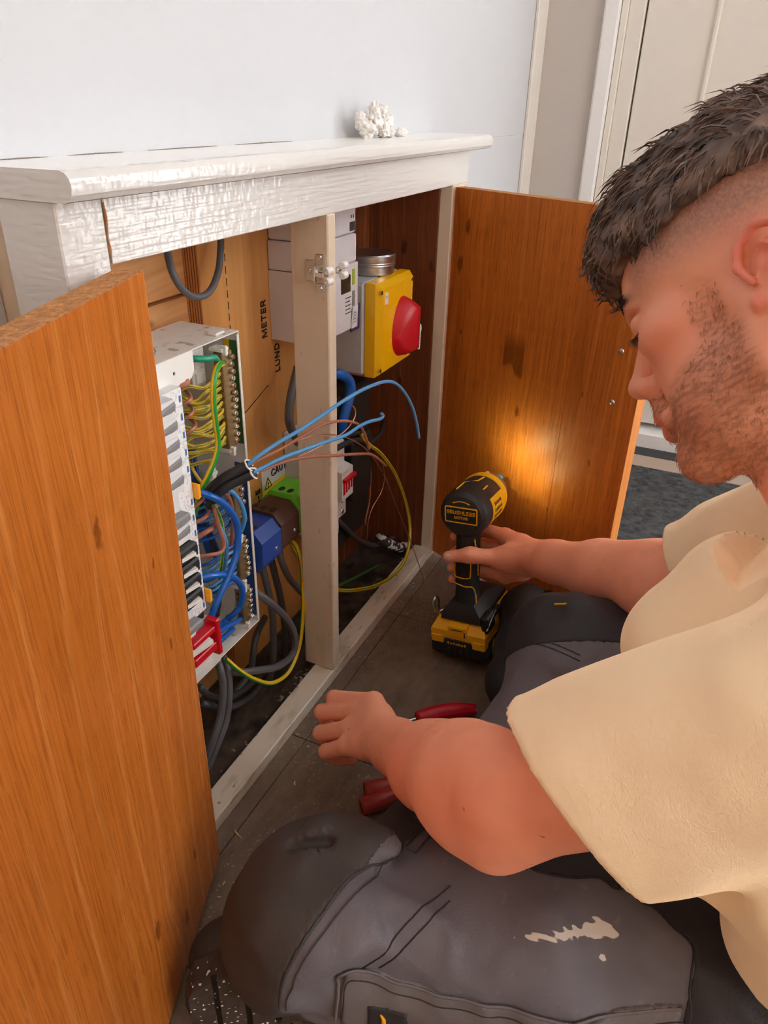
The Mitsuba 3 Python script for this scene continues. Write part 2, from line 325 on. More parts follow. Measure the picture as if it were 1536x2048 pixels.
# ---------------------------------------------------------------- what hangs and stands inside the cupboard
mat('mat_unit_white', [0.72, 0.72, 0.68], 0.4)
mat('mat_unit_dirty', proc(lambda p, n, uv: mix([0.70, 0.69, 0.64], [0.24, 0.20, 0.16], smoothstep(.62, .80, fbm(p.x * 90, p.y * 90, p.z * 30)) * .7)), 0.45)
mat('mat_module_grey', [0.62, 0.63, 0.63], 0.45)
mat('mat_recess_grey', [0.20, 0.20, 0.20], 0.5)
mat('mat_label', proc(lambda p, n, uv: mix([0.74, 0.75, 0.75], [0.16, 0.16, 0.18], .42 * smoothstep(.56, .62, noise(p.x * 1700, 4, p.z * 420)) * smoothstep(.45, .55, noise(dr.floor(p.x / .0026), 1, p.z * 140)))), 0.5)
mat('mat_blue_print', srgb(50, 110, 170), 0.5)
mat('mat_yellow_button', srgb(240, 165, 20), 0.35)
mat('mat_red', srgb(186, 14, 30), 0.35)
mat('mat_brass', [0.30, 0.21, 0.10], 0.45, metallic=0.8)
mat('mat_zinc', [0.72, 0.73, 0.72], 0.16, metallic=1.0)
mat('mat_hole', [0.05, 0.022, 0.012], 0.7)
mat('mat_green_strip', srgb(48, 92, 44), 0.5)
mat('mat_yellow_strip', srgb(200, 170, 20), 0.5)
mat('mat_blue_strip', srgb(20, 70, 140), 0.5)
mat('mat_teal', srgb(30, 140, 110), 0.35)
mat('mat_blue', srgb(24, 92, 178), 0.32)
mat('mat_light_blue', srgb(82, 150, 205), 0.36)
mat('mat_brown_core', srgb(164, 104, 82), 0.4)
mat('mat_copper', [0.80, 0.42, 0.28], 0.3, metallic=0.9)
mat('mat_grey_cable', srgb(86, 86, 90), 0.45)
mat('mat_grey_cable_dark', srgb(66, 66, 68), 0.5)
mat('mat_black_cable', srgb(46, 46, 48), 0.4)
mat('mat_white_core', [0.72, 0.72, 0.72], 0.5)
def stripes(a, b, wide=.42):
    def f(p, n, uv):
        q = uv.x * 2 - dr.floor(uv.x * 2)
        return mix(a, b, smoothstep(wide - .03, wide + .03, q) * smoothstep(1.0, .95, q))
    return proc(f)
mat('mat_earth', stripes(srgb(34, 140, 46), srgb(222, 182, 26)), 0.35)
mat('mat_earth_pale', stripes(srgb(104, 122, 36), srgb(206, 172, 58), .16), 0.35)
mat('mat_yellow_wire', stripes(srgb(40, 110, 36), srgb(206, 164, 16), .12), 0.35)

cu = thing('consumer_unit', 'open white consumer unit without its cover, packed with breakers and coloured wires', 'fuse box')
def cup(name, mesh, m, smooth=False, **kw): return add(cu + '__' + name, mesh, m, smooth, **kw)
X0, X1, Y0, Y1, Z0, Z1 = .385, .631, .0545, .1295, .157, .531
t = .0014
cup('enclosure', join(box(X0, X1, Y1 - t, Y1, Z0, Z1, .0004), box(X0, X1, Y0, Y1 - t, Z1 - t, Z1, .0004), box(X1 - t, X1, Y0, Y1 - t, Z0 + t, Z1 - t, .0004), box(X0, X0 + t, Y0, Y1 - t, Z0 + t, Z1 - t, .0004),
     box(X0, X1, Y0, Y1 - t, Z0, Z0 + t, .0004), box(X1 - .004, X1 - t, Y0, Y0 + t, Z0 + .004, Z1 - .004, .0003)), 'mat_unit_dirty')
ko = lathe([(.0180, 0), (.0186, .0003), (.0192, 0), (.0186, -.0002), (.0180, 0)], 36)
cup('knockout', moved(ko, None, (.520, .094, Z1)), 'mat_recess_grey')
cup('top_clip', box(.600, .615, .060, .072, Z1, Z1 + .003, .001), 'mat_unit_white')
def tab(x0, x1, z0, z1, r, up):
    p = sg.box(x0, z0 + (0 if up else r), x1, z1 - (r if up else 0)).union(sg.box(x0 + r, z0, x1 - r, z1)).union(sg.Point(x0 + r, z1 - r if up else z0 + r).buffer(r, 12)).union(sg.Point(x1 - r, z1 - r if up else z0 + r).buffer(r, 12))
    hx, hz = (x0 + x1) / 2 + .004, (z0 + z1) / 2 - .001
    p = p.difference(sg.Point(hx, hz).buffer(.0017, 12))
    return moved(extrude(p, .0014), np.array([[1, 0, 0], [0, 0, -1], [0, 1, 0]], float), (0, Y0, 0)), (hx, hz)
for nm, a in (('flap', (.486, .5525, .503, Z1, .012, False)), ('flange', (.489, .5460, Z0, .181, .006, True))):
    m_, (hx, hz) = tab(*a)
    f_ = cup(nm, m_, 'mat_unit_white')
    add(f_ + '__screw_hole', moved(lathe([(0, .0001), (.0017, .0001), (.0017, 0)], 12), rot([1, 0, 0], 90), (hx, Y0 + .0002, hz)), 'mat_black')
cup('rail', box(.452, .487, .098, .106, .170, .525, .0006), 'mat_zinc')

def module(z1, n, kind):
    """one unit clipped to the rail; z1 its top, n its width in 18 mm ways"""
    w = .018 * n
    z0 = z1 - w + .0002
    prof = [(.425, .098), (.425, .062), (.440, .062), (.440, .041), (.452, .041), (.452, .026), (.487, .026), (.489, .041), (.5155, .041), (.5155, .060), (.530, .060), (.530, .098)]
    if kind != 'breaker_white': prof = [(a, b if b != .026 else .034) for a, b in prof]
    m_ = moved(extrude(prof, w - .0002), np.array([[1, 0, 0], [0, 1, 0], [0, 0, 1]], float), (0, 0, z0))
    nm = {'breaker_white': 'breaker', 'breaker_black': 'breaker', 'residual': 'residual_breaker', 'switch': 'main_switch'}[kind]
    k = cup(nm, m_, 'mat_module_grey')
    add(k + '__label', box(.4895, .5150, .0402, .0412, z0 + .001, z1 - .001, .0002), 'mat_label')
    if kind != 'switch':
        add(k + '__print', join(*[box(.5105, .5130, .0399, .0405, z0 + .004 + q * .018, z0 + .0105 + q * .018, .0001) for q in range(1)]), 'mat_blue_print')
        add(k + '__terminal_screw', moved(lathe([(0, .001), (.0024, .001), (.003, 0)], 12), rot([1, 0, 0], 90), (.5225, .060, (z0 + z1) / 2)), 'mat_zinc')
    if kind == 'breaker_white':  # shade around the white toggle is painted as a grey piece
        add(k + '__toggle', hull([(.466, .0265, z0 + .003), (.466, .0265, z1 - .003), (.4875, .0262, z0 + .0045), (.4875, .0262, z1 - .0015), (.4885, .0395, z0 + .0065), (.4885, .0395, z1 - .0015), (.4885, .0255, z1 - .0055), (.47, .0255, z0 + .009)]), 'mat_recess_grey', label='toggle with recess shade put into its grey colour')
    if kind == 'breaker_black':
        add(k + '__toggle', join(box(.455, .4885, .018, .0345, z0 + .001, z1 - .001, .002)), 'mat_black', label='black toggle')
        add(k + '__toggle_tip', hull([(.462, .0175, z0 + .006), (.462, .0175, z0 + .0105), (.478, .013, z0 + .0075), (.478, .013, z0 + .011), (.480, .0185, z0 + .006), (.480, .0185, z0 + .0105)]), 'mat_unit_white', label='white toggle tip')
    if kind == 'residual':
        zc = (z0 + z1) / 2
        add(k + '__test_button', hull([(x, y, zc + s * h) for s in (-1, 1) for x, y, h in ((.5160, .034, .0085), (.5160, .052, .0085), (.5215, .037, .005), (.5215, .050, .005), (.5195, .034, .007), (.5195, .052, .007))]), 'mat_yellow_button', label='yellow test button')
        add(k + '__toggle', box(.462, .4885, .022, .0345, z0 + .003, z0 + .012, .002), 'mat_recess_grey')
    return k
z = .508
for i in range(5): module(z, 1, 'breaker_white'); z -= .018
module(z, 2, 'residual'); z -= .036
module(z, 1, 'breaker_white'); z -= .018
for i in range(4): module(z, 1, 'breaker_black'); z -= .018
module(z, 2, 'residual'); z -= .036
cup('spacer', box(.425, .512, .041, .098, z - .009, z - .0002, .001), 'mat_black', label='black spacer')
z -= .009
ms = module(z, 2, 'switch')
add(ms + '__handle', join(box(.507, .5140, .022, .038, z - .043, z + .004, .0012), box(.470, .5075, .024, .036, z - .010, z - .003, .001), box(.470, .5075, .024, .036, z - .034, z - .024, .001)), 'mat_red', label='red switch handle')
add(ms + '__lever', join(hull([(.462, .030, z - .022), (.462, .030, z - .012), (.498, .021, z - .019), (.498, .021, z - .014), (.50, .032, z - .021), (.50, .032, z - .012)]),
                       hull([(.462, .030, z - .046), (.462, .030, z - .036), (.494, .021, z - .043), (.494, .021, z - .038), (.496, .032, z - .045), (.496, .032, z - .036)])), 'mat_unit_white', label='white lever')
# bars with their terminal screws
def screw_at(x, y, z, r=.0031):
    s = lathe([(0, .0042), (r * .8, .0040), (r, .0030), (r, .0), (0, 0)], 10)
    s = join(s, moved(box(-r * .75, r * .75, -.0004, .0004, .0040, .0046, .0001)))
    return moved(s, rot([1, 0, 0], 90) @ rot([0, 0, 1], float(RNG.uniform(0, 180))), (x, y, z))
def bar(name, zs, m):
    z0, z1 = min(zs) - .006, max(zs) + .006
    k = cup(name, box(.599, .6165, .0545, .066, z0, z1, .0008), m)
    for zz in zs:
        add(k + '__screw', screw_at(.6125 + RNG.uniform(-.0006, .0006), .0546 - RNG.uniform(-.0014, .0012), zz), 'mat_zinc', 30)
        add(k + '__hole', moved(lathe([(0, .0002), (.0026, .0002), (.0026, 0)], 12), rot([0, 1, 0], -90), (.5991, .0602, zz)), 'mat_hole')
    for zz in (z0 - .005, z1 + .001): add(k + '__holder', join(box(.598, .610, .0535, .070, zz, zz + .004, .0006), box(.600, .604, .050, .056, zz - .003, zz + .007, .0006)), 'mat_unit_white')
    return k
EZ = [.5085 - .0078 * i for i in range(13)]
bar('earth_bar', EZ, 'mat_brass')
bar('neutral_bar', [.362 - .0076 * i for i in range(7)], 'mat_brass')
bar('neutral_bar', [.286 - .0076 * i for i in range(7)], 'mat_brass')
bar('neutral_bar', [.216 - .0076 * i for i in range(6)], 'mat_brass')
for nm, m, y0, y1, z0, z1 in (('earth_strip', 'mat_green_strip', .0575, .0665, .403, .520), ('earth_strip', 'mat_yellow_strip', .0665, .074, .403, .520), ('neutral_strip', 'mat_blue_strip', .0575, .072, .165, .378)):
    cup(nm, box(.6285, .6296, y0, y1, z0, z1, .0002), m)
cup('cable_comb', join(box(.586, .592, .070, .076, .335, .390, .0006), *[box(.580, .590, .066, .076, .338 + .0085 * i, .3425 + .0085 * i, .0006) for i in range(6)]), 'mat_unit_white')
cup('terminal_block', join(box(.575, .597, .075, .095, .480, .520, .001), box(.579, .593, .073, .076, .500, .514, .0008), box(.579, .593, .073, .076, .484, .496, .0008)), 'mat_unit_white')
# wires in the unit
def cw(name, pts, r, m, n=5, sides=8): return wire(cu + '__' + name, pts, r, m, sides, n)
for i, zz in enumerate(EZ[2:]):
    for q in range(2 if i % 2 else 1):
        j = RNG.uniform(-1, 1, 8)
        cw('earth_wire', [(.601, .0602, zz), (.586, .056 + .004 * j[0], zz - .001 + .003 * j[1]), (.565, .052 + .006 * j[2], zz - .003 + .005 * j[3]), (.552 + .004 * j[4], .060 + .006 * j[2], zz - .004 + .006 * j[5]),
                          (.546 + .004 * j[4], .080, zz - .006 + .006 * j[6]), (.560, .100, zz - .010 + .01 * j[7]), (.592, .112, zz - .03), (.60, .118, .40 + .01 * j[0])], .0020, 'mat_earth_pale')
cw('earth_wire', [(.6014, .055, .5042), (.5763, .043, .5095), (.5617, .038, .5009), (.5564, .037, .4797), (.557, .037, .4558), (.5576, .037, .4366), (.5526, .038, .4217), (.5428, .042, .4042), (.5397, .052, .3842), (.5482, .075, .335)], .0031, 'mat_earth', 6, 10)
cw('earth_wire', [(.5551, .075, .407), (.5484, .062, .3983), (.5592, .062, .3806), (.5838, .075, .3583)], .0018, 'mat_earth_pale')
cw('earth_wire', [(.5555, .05, .3654), (.5592, .045, .3466), (.5618, .045, .3264), (.5635, .05, .2951), (.568, .06, .2625), (.5946, .09, .2006)], .0019, 'mat_earth')
cw('green_wire', [(.5688, .075, .5174), (.5592, .06, .5197), (.5687, .052, .5178), (.5844, .052, .5146), (.601, .0602, EZ[1])], .0033, 'mat_teal', 6, 10)
for P_, r_ in (([(.5343, .058, .5039), (.541, .055, .5044), (.5522, .062, .5039), (.5609, .085, .4976)], .0026), ([(.5278, .058, .5005), (.5338, .052, .5021), (.5466, .058, .5012), (.5619, .085, .4946)], .0026),
               ([(.5349, .058, .4815), (.5352, .05, .4854), (.5461, .056, .4859), (.5696, .085, .4844)], .0020), ([(.5353, .058, .4659), (.5351, .05, .4711), (.5477, .056, .4719), (.5717, .085, .4687)], .0017),
               ([(.5349, .058, .4502), (.5357, .05, .4557), (.5491, .056, .456), (.5706, .085, .4527)], .0020)):
    cw('brown_wire', P_, r_, 'mat_brown_core')
cw('blue_wire', [(.5299, .05, .391), (.5365, .04, .3857), (.5505, .036, .3731), (.5681, .036, .3506), (.5763, .036, .3276), (.572, .036, .3009), (.556, .036, .2804), (.5383, .037, .2641), (.5262, .04, .2473), (.524, .045, .2299), (.5509, .06, .1968), (.5891, .07, .1835)], .0039, 'mat_blue', 6, 12)
cw('blue_wire', [(.5204, .05, .2896), (.5302, .043, .289), (.5476, .04, .2808), (.569, .04, .2632), (.5829, .042, .2394), (.5838, .046, .216), (.5766, .052, .2041), (.5747, .06, .1967)], .0038, 'mat_blue', 6, 12)
cw('blue_wire', [(.4912, .047, .2088), (.5097, .047, .2078), (.535, .049, .2046), (.601, .0602, .178)], .0034, 'mat_blue', 6, 10)
cw('blue_wire', [(.5048, .052, .1867), (.5252, .052, .1874), (.5484, .054, .183), (.5821, .06, .175)], .0034, 'mat_blue', 6, 10)
cw('light_blue_wire', [(.601, .0602, .346), (.5642, .05, .3704), (.5709, .046, .3749), (.5858, .044, .3636), (.5991, .044, .3397), (.6024, .046, .3181), (.601, .0602, .286)], .0026, 'mat_light_blue', 6)
cw('light_blue_wire', [(.5569, .05, .3569), (.5542, .046, .3457), (.5619, .044, .3235), (.5663, .045, .3048), (.5707, .055, .2693)], .0021, 'mat_light_blue', 6)
cw('brown_wire', [(.531, .056, .3698), (.5373, .05, .3753), (.5478, .054, .3759), (.5709, .075, .3673)], .0019, 'mat_brown_core')
cw('brown_wire', [(.5298, .056, .3519), (.5392, .05, .3547), (.5537, .056, .352), (.586, .08, .3402)], .0022, 'mat_brown_core')
cw('brown_wire', [(.5317, .056, .3326), (.5375, .048, .3391), (.5536, .052, .3345), (.5781, .065, .3242)], .0028, 'mat_brown_core')
cw('brown_wire', [(.5306, .056, .31), (.5363, .045, .3118), (.5514, .042, .308), (.558, .042, .3153), (.5547, .044, .3368), (.5538, .047, .3579), (.5674, .06, .3603)], .0023, 'mat_brown_core', 6)
cw('brown_wire', [(.5648, .052, .3684), (.5721, .048, .3702), (.583, .048, .3559), (.5908, .052, .3289), (.5966, .062, .2866), (.6134, .08, .2438)], .0024, 'mat_brown_core', 6)
for i in range(7):
    zz = .362 - .0076 * i; j = RNG.uniform(-1, 1, 4)
    cw('blue_wire', [(.601, .0602, zz), (.585, .060, zz - .002 + .002 * j[0]), (.570, .068, zz - .006 + .003 * j[1]), (.562, .085, zz - .012), (.575, .11, zz - .03)], .0019, 'mat_light_blue' if i % 2 else 'mat_blue', 4)
    zz = .286 - .0076 * i
    cw('blue_wire', [(.601, .0602, zz), (.580, .062, zz - .001 + .002 * j[2]), (.560, .068, zz - .005 + .003 * j[3]), (.556, .090, zz - .012), (.575, .11, zz - .02)], .0019, 'mat_light_blue' if i % 3 else 'mat_blue', 4)
for i, P_ in enumerate(([(.586, .105, .4026), (.5768, .095, .3723), (.5841, .095, .3178), (.6087, .105, .2537)], [(.5917, .105, .4003), (.5833, .095, .3694), (.5893, .095, .3152), (.6161, .105, .2495)], [(.5975, .105, .398), (.5916, .097, .3652), (.5969, .097, .3108), (.6237, .105, .2452)])):
    cw('dark_cable', P_, .0038, 'mat_blue_strip' if i != 1 else 'mat_black_cable')
cw('dark_cable', [(.5456, .07, .2421), (.566, .075, .2395), (.5852, .08, .2172), (.5897, .09, .181)], .0045, 'mat_black_cable')

# two black cables led out of the unit, sheaths cut back
def stripped(key, label, path, r, cores, ends):
    k = thing(key, label, 'cable', None)
    wire(k + '__sheath', path, r, 'mat_black_cable', 12, 8)
    p = np.array(path[-1]); d = p - np.array(path[-2]); d /= np.linalg.norm(d)
    side = np.cross(d, [0, 0, 1]); side /= np.linalg.norm(side)
    lip = [p + d * .001 + np.cross(d, side) * r * math.cos(q) * (1.05 + .25 * math.sin(3 * q)) + side * r * math.sin(q) * 1.1 for q in np.linspace(.3, 5.6, 12)]
    wire(k + '__cut_sheath_edge', lip, .0009, 'mat_white_core', 6, 3, label='white cut sheath edge')
    for nm, pts, rr, m in cores: wire(k + '__' + nm, [tuple(p - d * .004)] + pts, rr, m, 8, 8)
stripped('black_cable', 'upper black sheathed cable from the consumer unit, its blue core arching highest', [(.5584, .06, .3706), (.5545, .045, .3867), (.5547, .03, .4), (.5552, .014, .4113), (.558, .002, .419)], .0053, [
    ('blue_core', [(.5704, -.004, .4262), (.598, -.012, .4326), (.6231, -.02, .4371), (.6609, -.028, .4434), (.6986, -.034, .4482), (.7436, -.04, .4498), (.7933, -.043, .4425), (.8279, -.045, .425), (.8647, -.046, .3901), (.89, -.045, .3544), (.9048, -.044, .3253)], .0021, 'mat_light_blue'),
    ('brown_core', [(.5761, -.006, .4221), (.6051, -.012, .4236), (.6294, -.019, .4277), (.6568, -.025, .4303), (.688, -.028, .425), (.7225, -.028, .4126), (.7557, -.026, .3931), (.7812, -.022, .3639), (.7916, -.02, .3482)], .0017, 'mat_brown_core'),
    ('bare_core', [(.5791, -.004, .4205), (.6001, -.009, .4233), (.6306, -.015, .4218), (.6634, -.021, .417), (.7086, -.022, .3983), (.7542, -.02, .3726), (.8001, -.016, .339), (.8584, -.012, .2799), (.9051, -.012, .2091), (.9512, -.015, .1327), (.9947, -.02, .0514), (1.0251, -.024, -.0127), (1.0431, -.027, -.0584), (1.0510, -.03, -.0458)], .0008, 'mat_copper')], None)
stripped('black_cable', 'lower black sheathed cable from the consumer unit, its blue core curling up short', [(.5633, .06, .3562), (.5548, .044, .375), (.5549, .028, .3905), (.5572, .012, .4013), (.5599, -.002, .4101)], .0053, [
    ('blue_core', [(.5751, -.006, .4118), (.5962, -.014, .4145), (.6267, -.02, .4121), (.662, -.028, .4094), (.7021, -.032, .4034), (.7368, -.034, .4029), (.7642, -.034, .3988), (.7932, -.034, .3918), (.8021, -.034, .3927), (.7996, -.033, .3968)], .0021, 'mat_light_blue'),
    ('brown_core', [(.5794, -.006, .4083), (.6087, -.012, .4054), (.6455, -.018, .3963), (.6959, -.022, .3784), (.7505, -.024, .3586), (.7937, -.022, .34), (.8264, -.02, .3174), (.8466, -.02, .3007)], .0018, 'mat_brown_core'),
    ('bare_core', [(.5824, -.004, .4066), (.627, -.01, .4003), (.6603, -.016, .3996), (.6903, -.022, .4003), (.72, -.024, .402), (.7407, -.024, .4085), (.7446, -.024, .4174), (.738, -.024, .4259)], .0008, 'mat_copper')], None)

# meter
mat('mat_meter', [0.62, 0.60, 0.62], 0.45)
mat('mat_meter_label', [0.66, 0.66, 0.66], 0.5)
mat('mat_print', [0.05, 0.05, 0.055], 0.6)
mat('mat_lcd', [0.03, 0.028, 0.02], 0.15)
mat('mat_lime', srgb(150, 170, 40), 0.5)
mat('mat_indigo', srgb(52, 40, 92), 0.5)
mt = thing('electricity_meter', 'pale grey electricity meter with labels behind the white middle post', 'meter')
add(mt + '__body', hull([(x, y, z) for x in (.806, .916) for y, z in ((.1295, .468), (.066, .466), (.060, .470), (.060, .5545), (.1295, .5545))]), 'mat_meter')
add(mt + '__body', box(.806, .916, .062, .1295, .5555, .590, .0015), 'mat_meter')
add(mt + '__hub', box(.808, .918, .064, .1295, .591, .650, .002), 'mat_meter', label='upper communications hub')
add(mt + '__display', box(.868, .893, .0585, .0605, .520, .542, .0005), 'mat_lcd', label='dark display')
add(mt + '__lime_label', box(.8995, .9065, .0592, .0603, .527, .547, .0001), 'mat_lime')
add(mt + '__grey_label', box(.8995, .9065, .0592, .0603, .499, .519, .0001), 'mat_recess_grey')
for k in range(5): add(mt + '__printed_line', box(.880, .896 - .003 * (k % 2), .0594, .0602, .492 + .005 * k, .4932 + .005 * k, .0001), 'mat_print')
for k in range(9): add(mt + '__barcode_bar', box(.900 + .0016 * k, .9006 + .0016 * k + .0004 * (k % 3), .0632, .0642, .594, .605, .0001), 'mat_print')
for k in range(7): add(mt + '__barcode_bar', box(.880 + .0016 * k, .8806 + .0016 * k + .0004 * (k % 3), .0632, .0642, .621, .634, .0001), 'mat_print')
for x in (.903, .909): add(mt + '__indicator', box(x, x + .0018, .0632, .0642, .6095, .6135, .0002), 'mat_print')
add(mt + '__sticker', hull([(.895, .0575, .470), (.914, .0575, .470), (.897, .0575, .4975), (.916, .0575, .4985), (.895, .0598, .470), (.916, .0598, .4985)]), 'mat_meter_label', label='white paper sticker')
add(mt + '__sticker__border', join(hull([(.910, .057, .466), (.916, .057, .466), (.9125, .057, .4995), (.9175, .057, .4995), (.916, .0598, .466), (.9175, .0598, .4995)]), box(.892, .914, .057, .0598, .4655, .470, .0003)), 'mat_indigo')
for k in range(4): add(mt + '__sticker__scribble', tube([(.898, .0572, .4765 + .004 * k), (.903, .0572, .479 + .004 * k), (.908, .0572, .476 + .004 * k)], .0004, 4, 3)[0], 'mat_indigo')

# isolator with red handle, tin on top
mat('mat_iso_grey', [0.42, 0.42, 0.42], 0.45)
mat('mat_iso_yellow', srgb(232, 178, 8), 0.3)
iso = thing('isolator_switch', 'grey and yellow isolator switch box with a red rotary handle', 'switch')
IX0, IX1, IZ0, IZ1 = .930, 1.047, .392, .524
add(iso + '__body', box(IX0 - .002, IX1, .056, .1295, IZ0, IZ1, .004), 'mat_iso_grey', 20)
add(iso + '__cover', hull([(x, .0555, z) for x in (IX0, IX1) for z in (IZ0, IZ1)] + [(x, .040, z) for x in (IX0, IX1) for z in (IZ0, IZ1)] + [(x, .031, z) for x in (IX0 + .007, IX1 - .007) for z in (IZ0 + .007, IZ1 - .007)]), 'mat_iso_yellow')
hc = np.array([1.003, .031, .452])
el = [(hc[0] + .034 * math.sin(a) * (1 - .16 * math.cos(a)), hc[2] + .044 * math.cos(a)) for a in np.linspace(0, 2 * np.pi, 33)[:-1]]
h_ = trimesh.Trimesh(*[np.array(q) for q in ([(0, 0, 0)], [(0, 0, 0)])], process=False) if False else hull([(a, .0305, b) for a, b in el] + [(hc[0] + (a - hc[0]) * .88, .020, hc[2] + (b - hc[2]) * .92) for a, b in el] + [(hc[0] + s * .006, .004, hc[2] + q) for s in (-1, 1) for q in (-.030, .030)])
add(iso + '__handle', h_, 'mat_red', 35, label='red rotary handle')
add(iso + '__handle_tag', join(moved(lathe([(0, .002), (.0075, .0018), (.0085, .001), (.0085, 0), (0, 0)], 20), rot([1, 0, 0], 90), (1.0125, .0075, .448), 1.0), box(1.010, 1.015, .0045, .0075, .418, .444, .0008)), 'mat_unit_white', 30, label='grey key tag')
add(iso + '__sticker', box(.942, .952, .0303, .0312, .495, .511, .0002), 'mat_meter_label')
add(iso + '__sticker__printed_mark', hull([(.9455, .0301, .504), (.9485, .0301, .504), (.947, .0301, .5075), (.9455, .0304, .504), (.9485, .0304, .504), (.947, .0304, .5075)]), 'mat_print')
for x, z in ((.933, .513), (.933, .403), (1.037, .513), (1.037, .403)): add(iso + '__cover_screw', moved(lathe([(0, .0006), (.0024, .0004), (.003, 0)], 14), rot([1, 0, 0], 90), (x, .0312, z)), 'mat_hole')
mat('mat_tin', [0.52, 0.49, 0.47], 0.33, metallic=1.0)
tn = thing('screw_tin', 'round aluminium tin lying on top of the yellow isolator box', 'tin')
TC = (1.000, .080, .5242)
add(tn + '__tin', moved(lathe([(0, 0), (.0315, 0), (.0332, .0018), (.0332, .012), (.0325, .0128)], 40), None, TC), 'mat_tin', 30)
add(tn + '__lid', moved(lathe([(.0345, .0120), (.0348, .0135), (.0342, .0150), (.0348, .0165), (.0342, .018), (.0348, .0195), (.0348, .0265), (.0335, .0285), (.031, .0285), (.029, .0272), (0, .0270)], 40), None, TC), 'mat_tin', 30)

# roller catch on the post
rc = thing('roller_catch', 'nickel double roller catch screwed to the white middle post', 'catch')
add(rc + '__plate', join(box(.7235, .7255, .016, .0275, .568, .590, .0004), box(.7235, .7255, .004, .014, .583, .597, .0004), box(.7235, .7255, .004, .014, .558, .566, .0004)), 'mat_steel')
add(rc + '__bracket', join(box(.709, .7235, .0075, .010, .570, .586, .0006), box(.711, .7235, -.002, .0085, .5745, .5815, .0012)), 'mat_zinc')
for z in (.5715, .5825):
    add(rc + '__roller', moved(lathe([(0, 0), (.0035, .0), (.0042, .001), (.0042, .009), (.0035, .010), (0, .010)], 18), rot([0, 1, 0], 90) @ rot([1, 0, 0], 12), (.711, -.0045, z)), 'mat_white_core', 30)
    add(rc + '__roller_pin', moved(lathe([(0, .0008), (.0018, .0006), (.002, 0)], 12), rot([0, 1, 0], -90), (.7108, -.0045, z)), 'mat_zinc')
    add(rc + '__roller', moved(lathe([(0, 0), (.0035, .0), (.0042, .001), (.0042, .009), (.0035, .010), (0, .010)], 18), rot([0, 1, 0], 90), (.748, -.0045, z)), 'mat_white_core', 30)
for z in (.5935, .561, .5785): add(rc + '__screw', moved(lathe([(0, .0012), (.0018, .001), (.0024, 0)], 14), rot([0, 1, 0], -90), (.7235, .009 if z != .5785 else .022, z)), 'mat_zinc')
add(rc + '__bracket', box(.7435, .7515, -.003, .004, .5745, .5795, .001), 'mat_zinc')

# connector blocks
mat('mat_conn_blue', srgb(24, 62, 140), 0.4)
mat('mat_conn_brown', srgb(70, 44, 36), 0.4)
mat('mat_conn_green', srgb(96, 180, 52), 0.42)
CBW = .044
for i, (nm, m, lb, zt, yf) in enumerate((('blue', 'mat_conn_blue', 'blue terminal block beside the consumer unit', .280, .050), ('brown', 'mat_conn_brown', 'dark brown terminal block between the blue and the green one', .284, .050), ('green', 'mat_conn_green', 'lime green terminal block partly behind the white post', .291, .048))):
    x0 = .640 + i * CBW
    k = thing('terminal_block', lb, 'terminal block')
    zb = .222 + .004 * i
    add(k + '__cover', hull([(x, y, z) for x in (x0 + .0004, x0 + CBW - .0004) for y, z in ((.128, zt - .045), (.094, zt), (yf + .012, zt), (yf, zt - .014), (yf, zb + .012), (yf + .008, zb), (.128, zb))]), m)
    if i < 2: add(k + '__screw', moved(lathe([(0, .001), (.0022, .0008), (.0028, 0)], 14), rot([1, 0, 0], 90), (x0 + CBW * .72, yf, zb + .022)), 'mat_zinc')
    for q in range(2 + i % 2): add(k + '__entry_hole', hull([(x0 + .010 + .006 * math.cos(a), .068 + .013 * q + .004 * math.sin(a), zt + e) for a in np.linspace(0, 6.28, 12) for e in (-.0005, .0004)]), 'mat_black')
# caution label
mat('mat_caution_white', [0.72, 0.72, 0.70], 0.5)
mat('mat_caution_yellow', srgb(226, 206, 40), 0.5)
cl = thing('caution_label', 'white and yellow caution label stuck on the meter board', 'label')
LX0, LX1, LZ0, LZ1 = .762, .858, .236, .296
add(cl + '__sheet', box(LX0, LX1, .1288, .1296, LZ0, LZ1, .0001), 'mat_caution_white')
add(cl + '__yellow_half', box(LX0, LX1, .1284, .1288, LZ0, LZ0 + .030, .0001), 'mat_caution_yellow')
TX = np.array([[1, 0, 0], [0, 0, -1], [0, 1, 0]], float)
add(cl + '__lettering', moved(text('CAUTION', .0105), TX, (LX0 + .057, .1286, LZ0 + .0460)), 'mat_black')
tri = lambda s, c: [(c[0] + s * math.cos(a), c[1] + s * math.sin(a)) for a in (math.pi / 2, math.pi * 7 / 6, math.pi * 11 / 6)]
add(cl + '__warning_triangle', join(moved(extrude(sg.Polygon(tri(.0115, (0, 0))).difference(sg.Polygon(tri(.0085, (0, 0)))), .0003), TX, (LX0 + .0145, .1286, LZ0 + .033)), moved(text('!', .0075), TX, (LX0 + .0145, .1286, LZ0 + .0328))), 'mat_black')
add(cl + '__warning_triangle__fill', moved(extrude(tri(.0088, (0, 0)), .0002), TX, (LX0 + .0145, .1287, LZ0 + .033)), 'mat_caution_yellow')
for k in range(3): add(cl + '__printed_line', box(LX0 + .022 + .003 * k, LX1 - .004, .1281, .1285, LZ0 + .022 - .006 * k, LZ0 + .0238 - .006 * k, .0001), 'mat_print')
add('junction_box', box(.868, .900, .088, .129, .256, .336, .002), 'mat_iso_grey', label='grey junction box behind the white post above the green terminal block', cat='junction box')

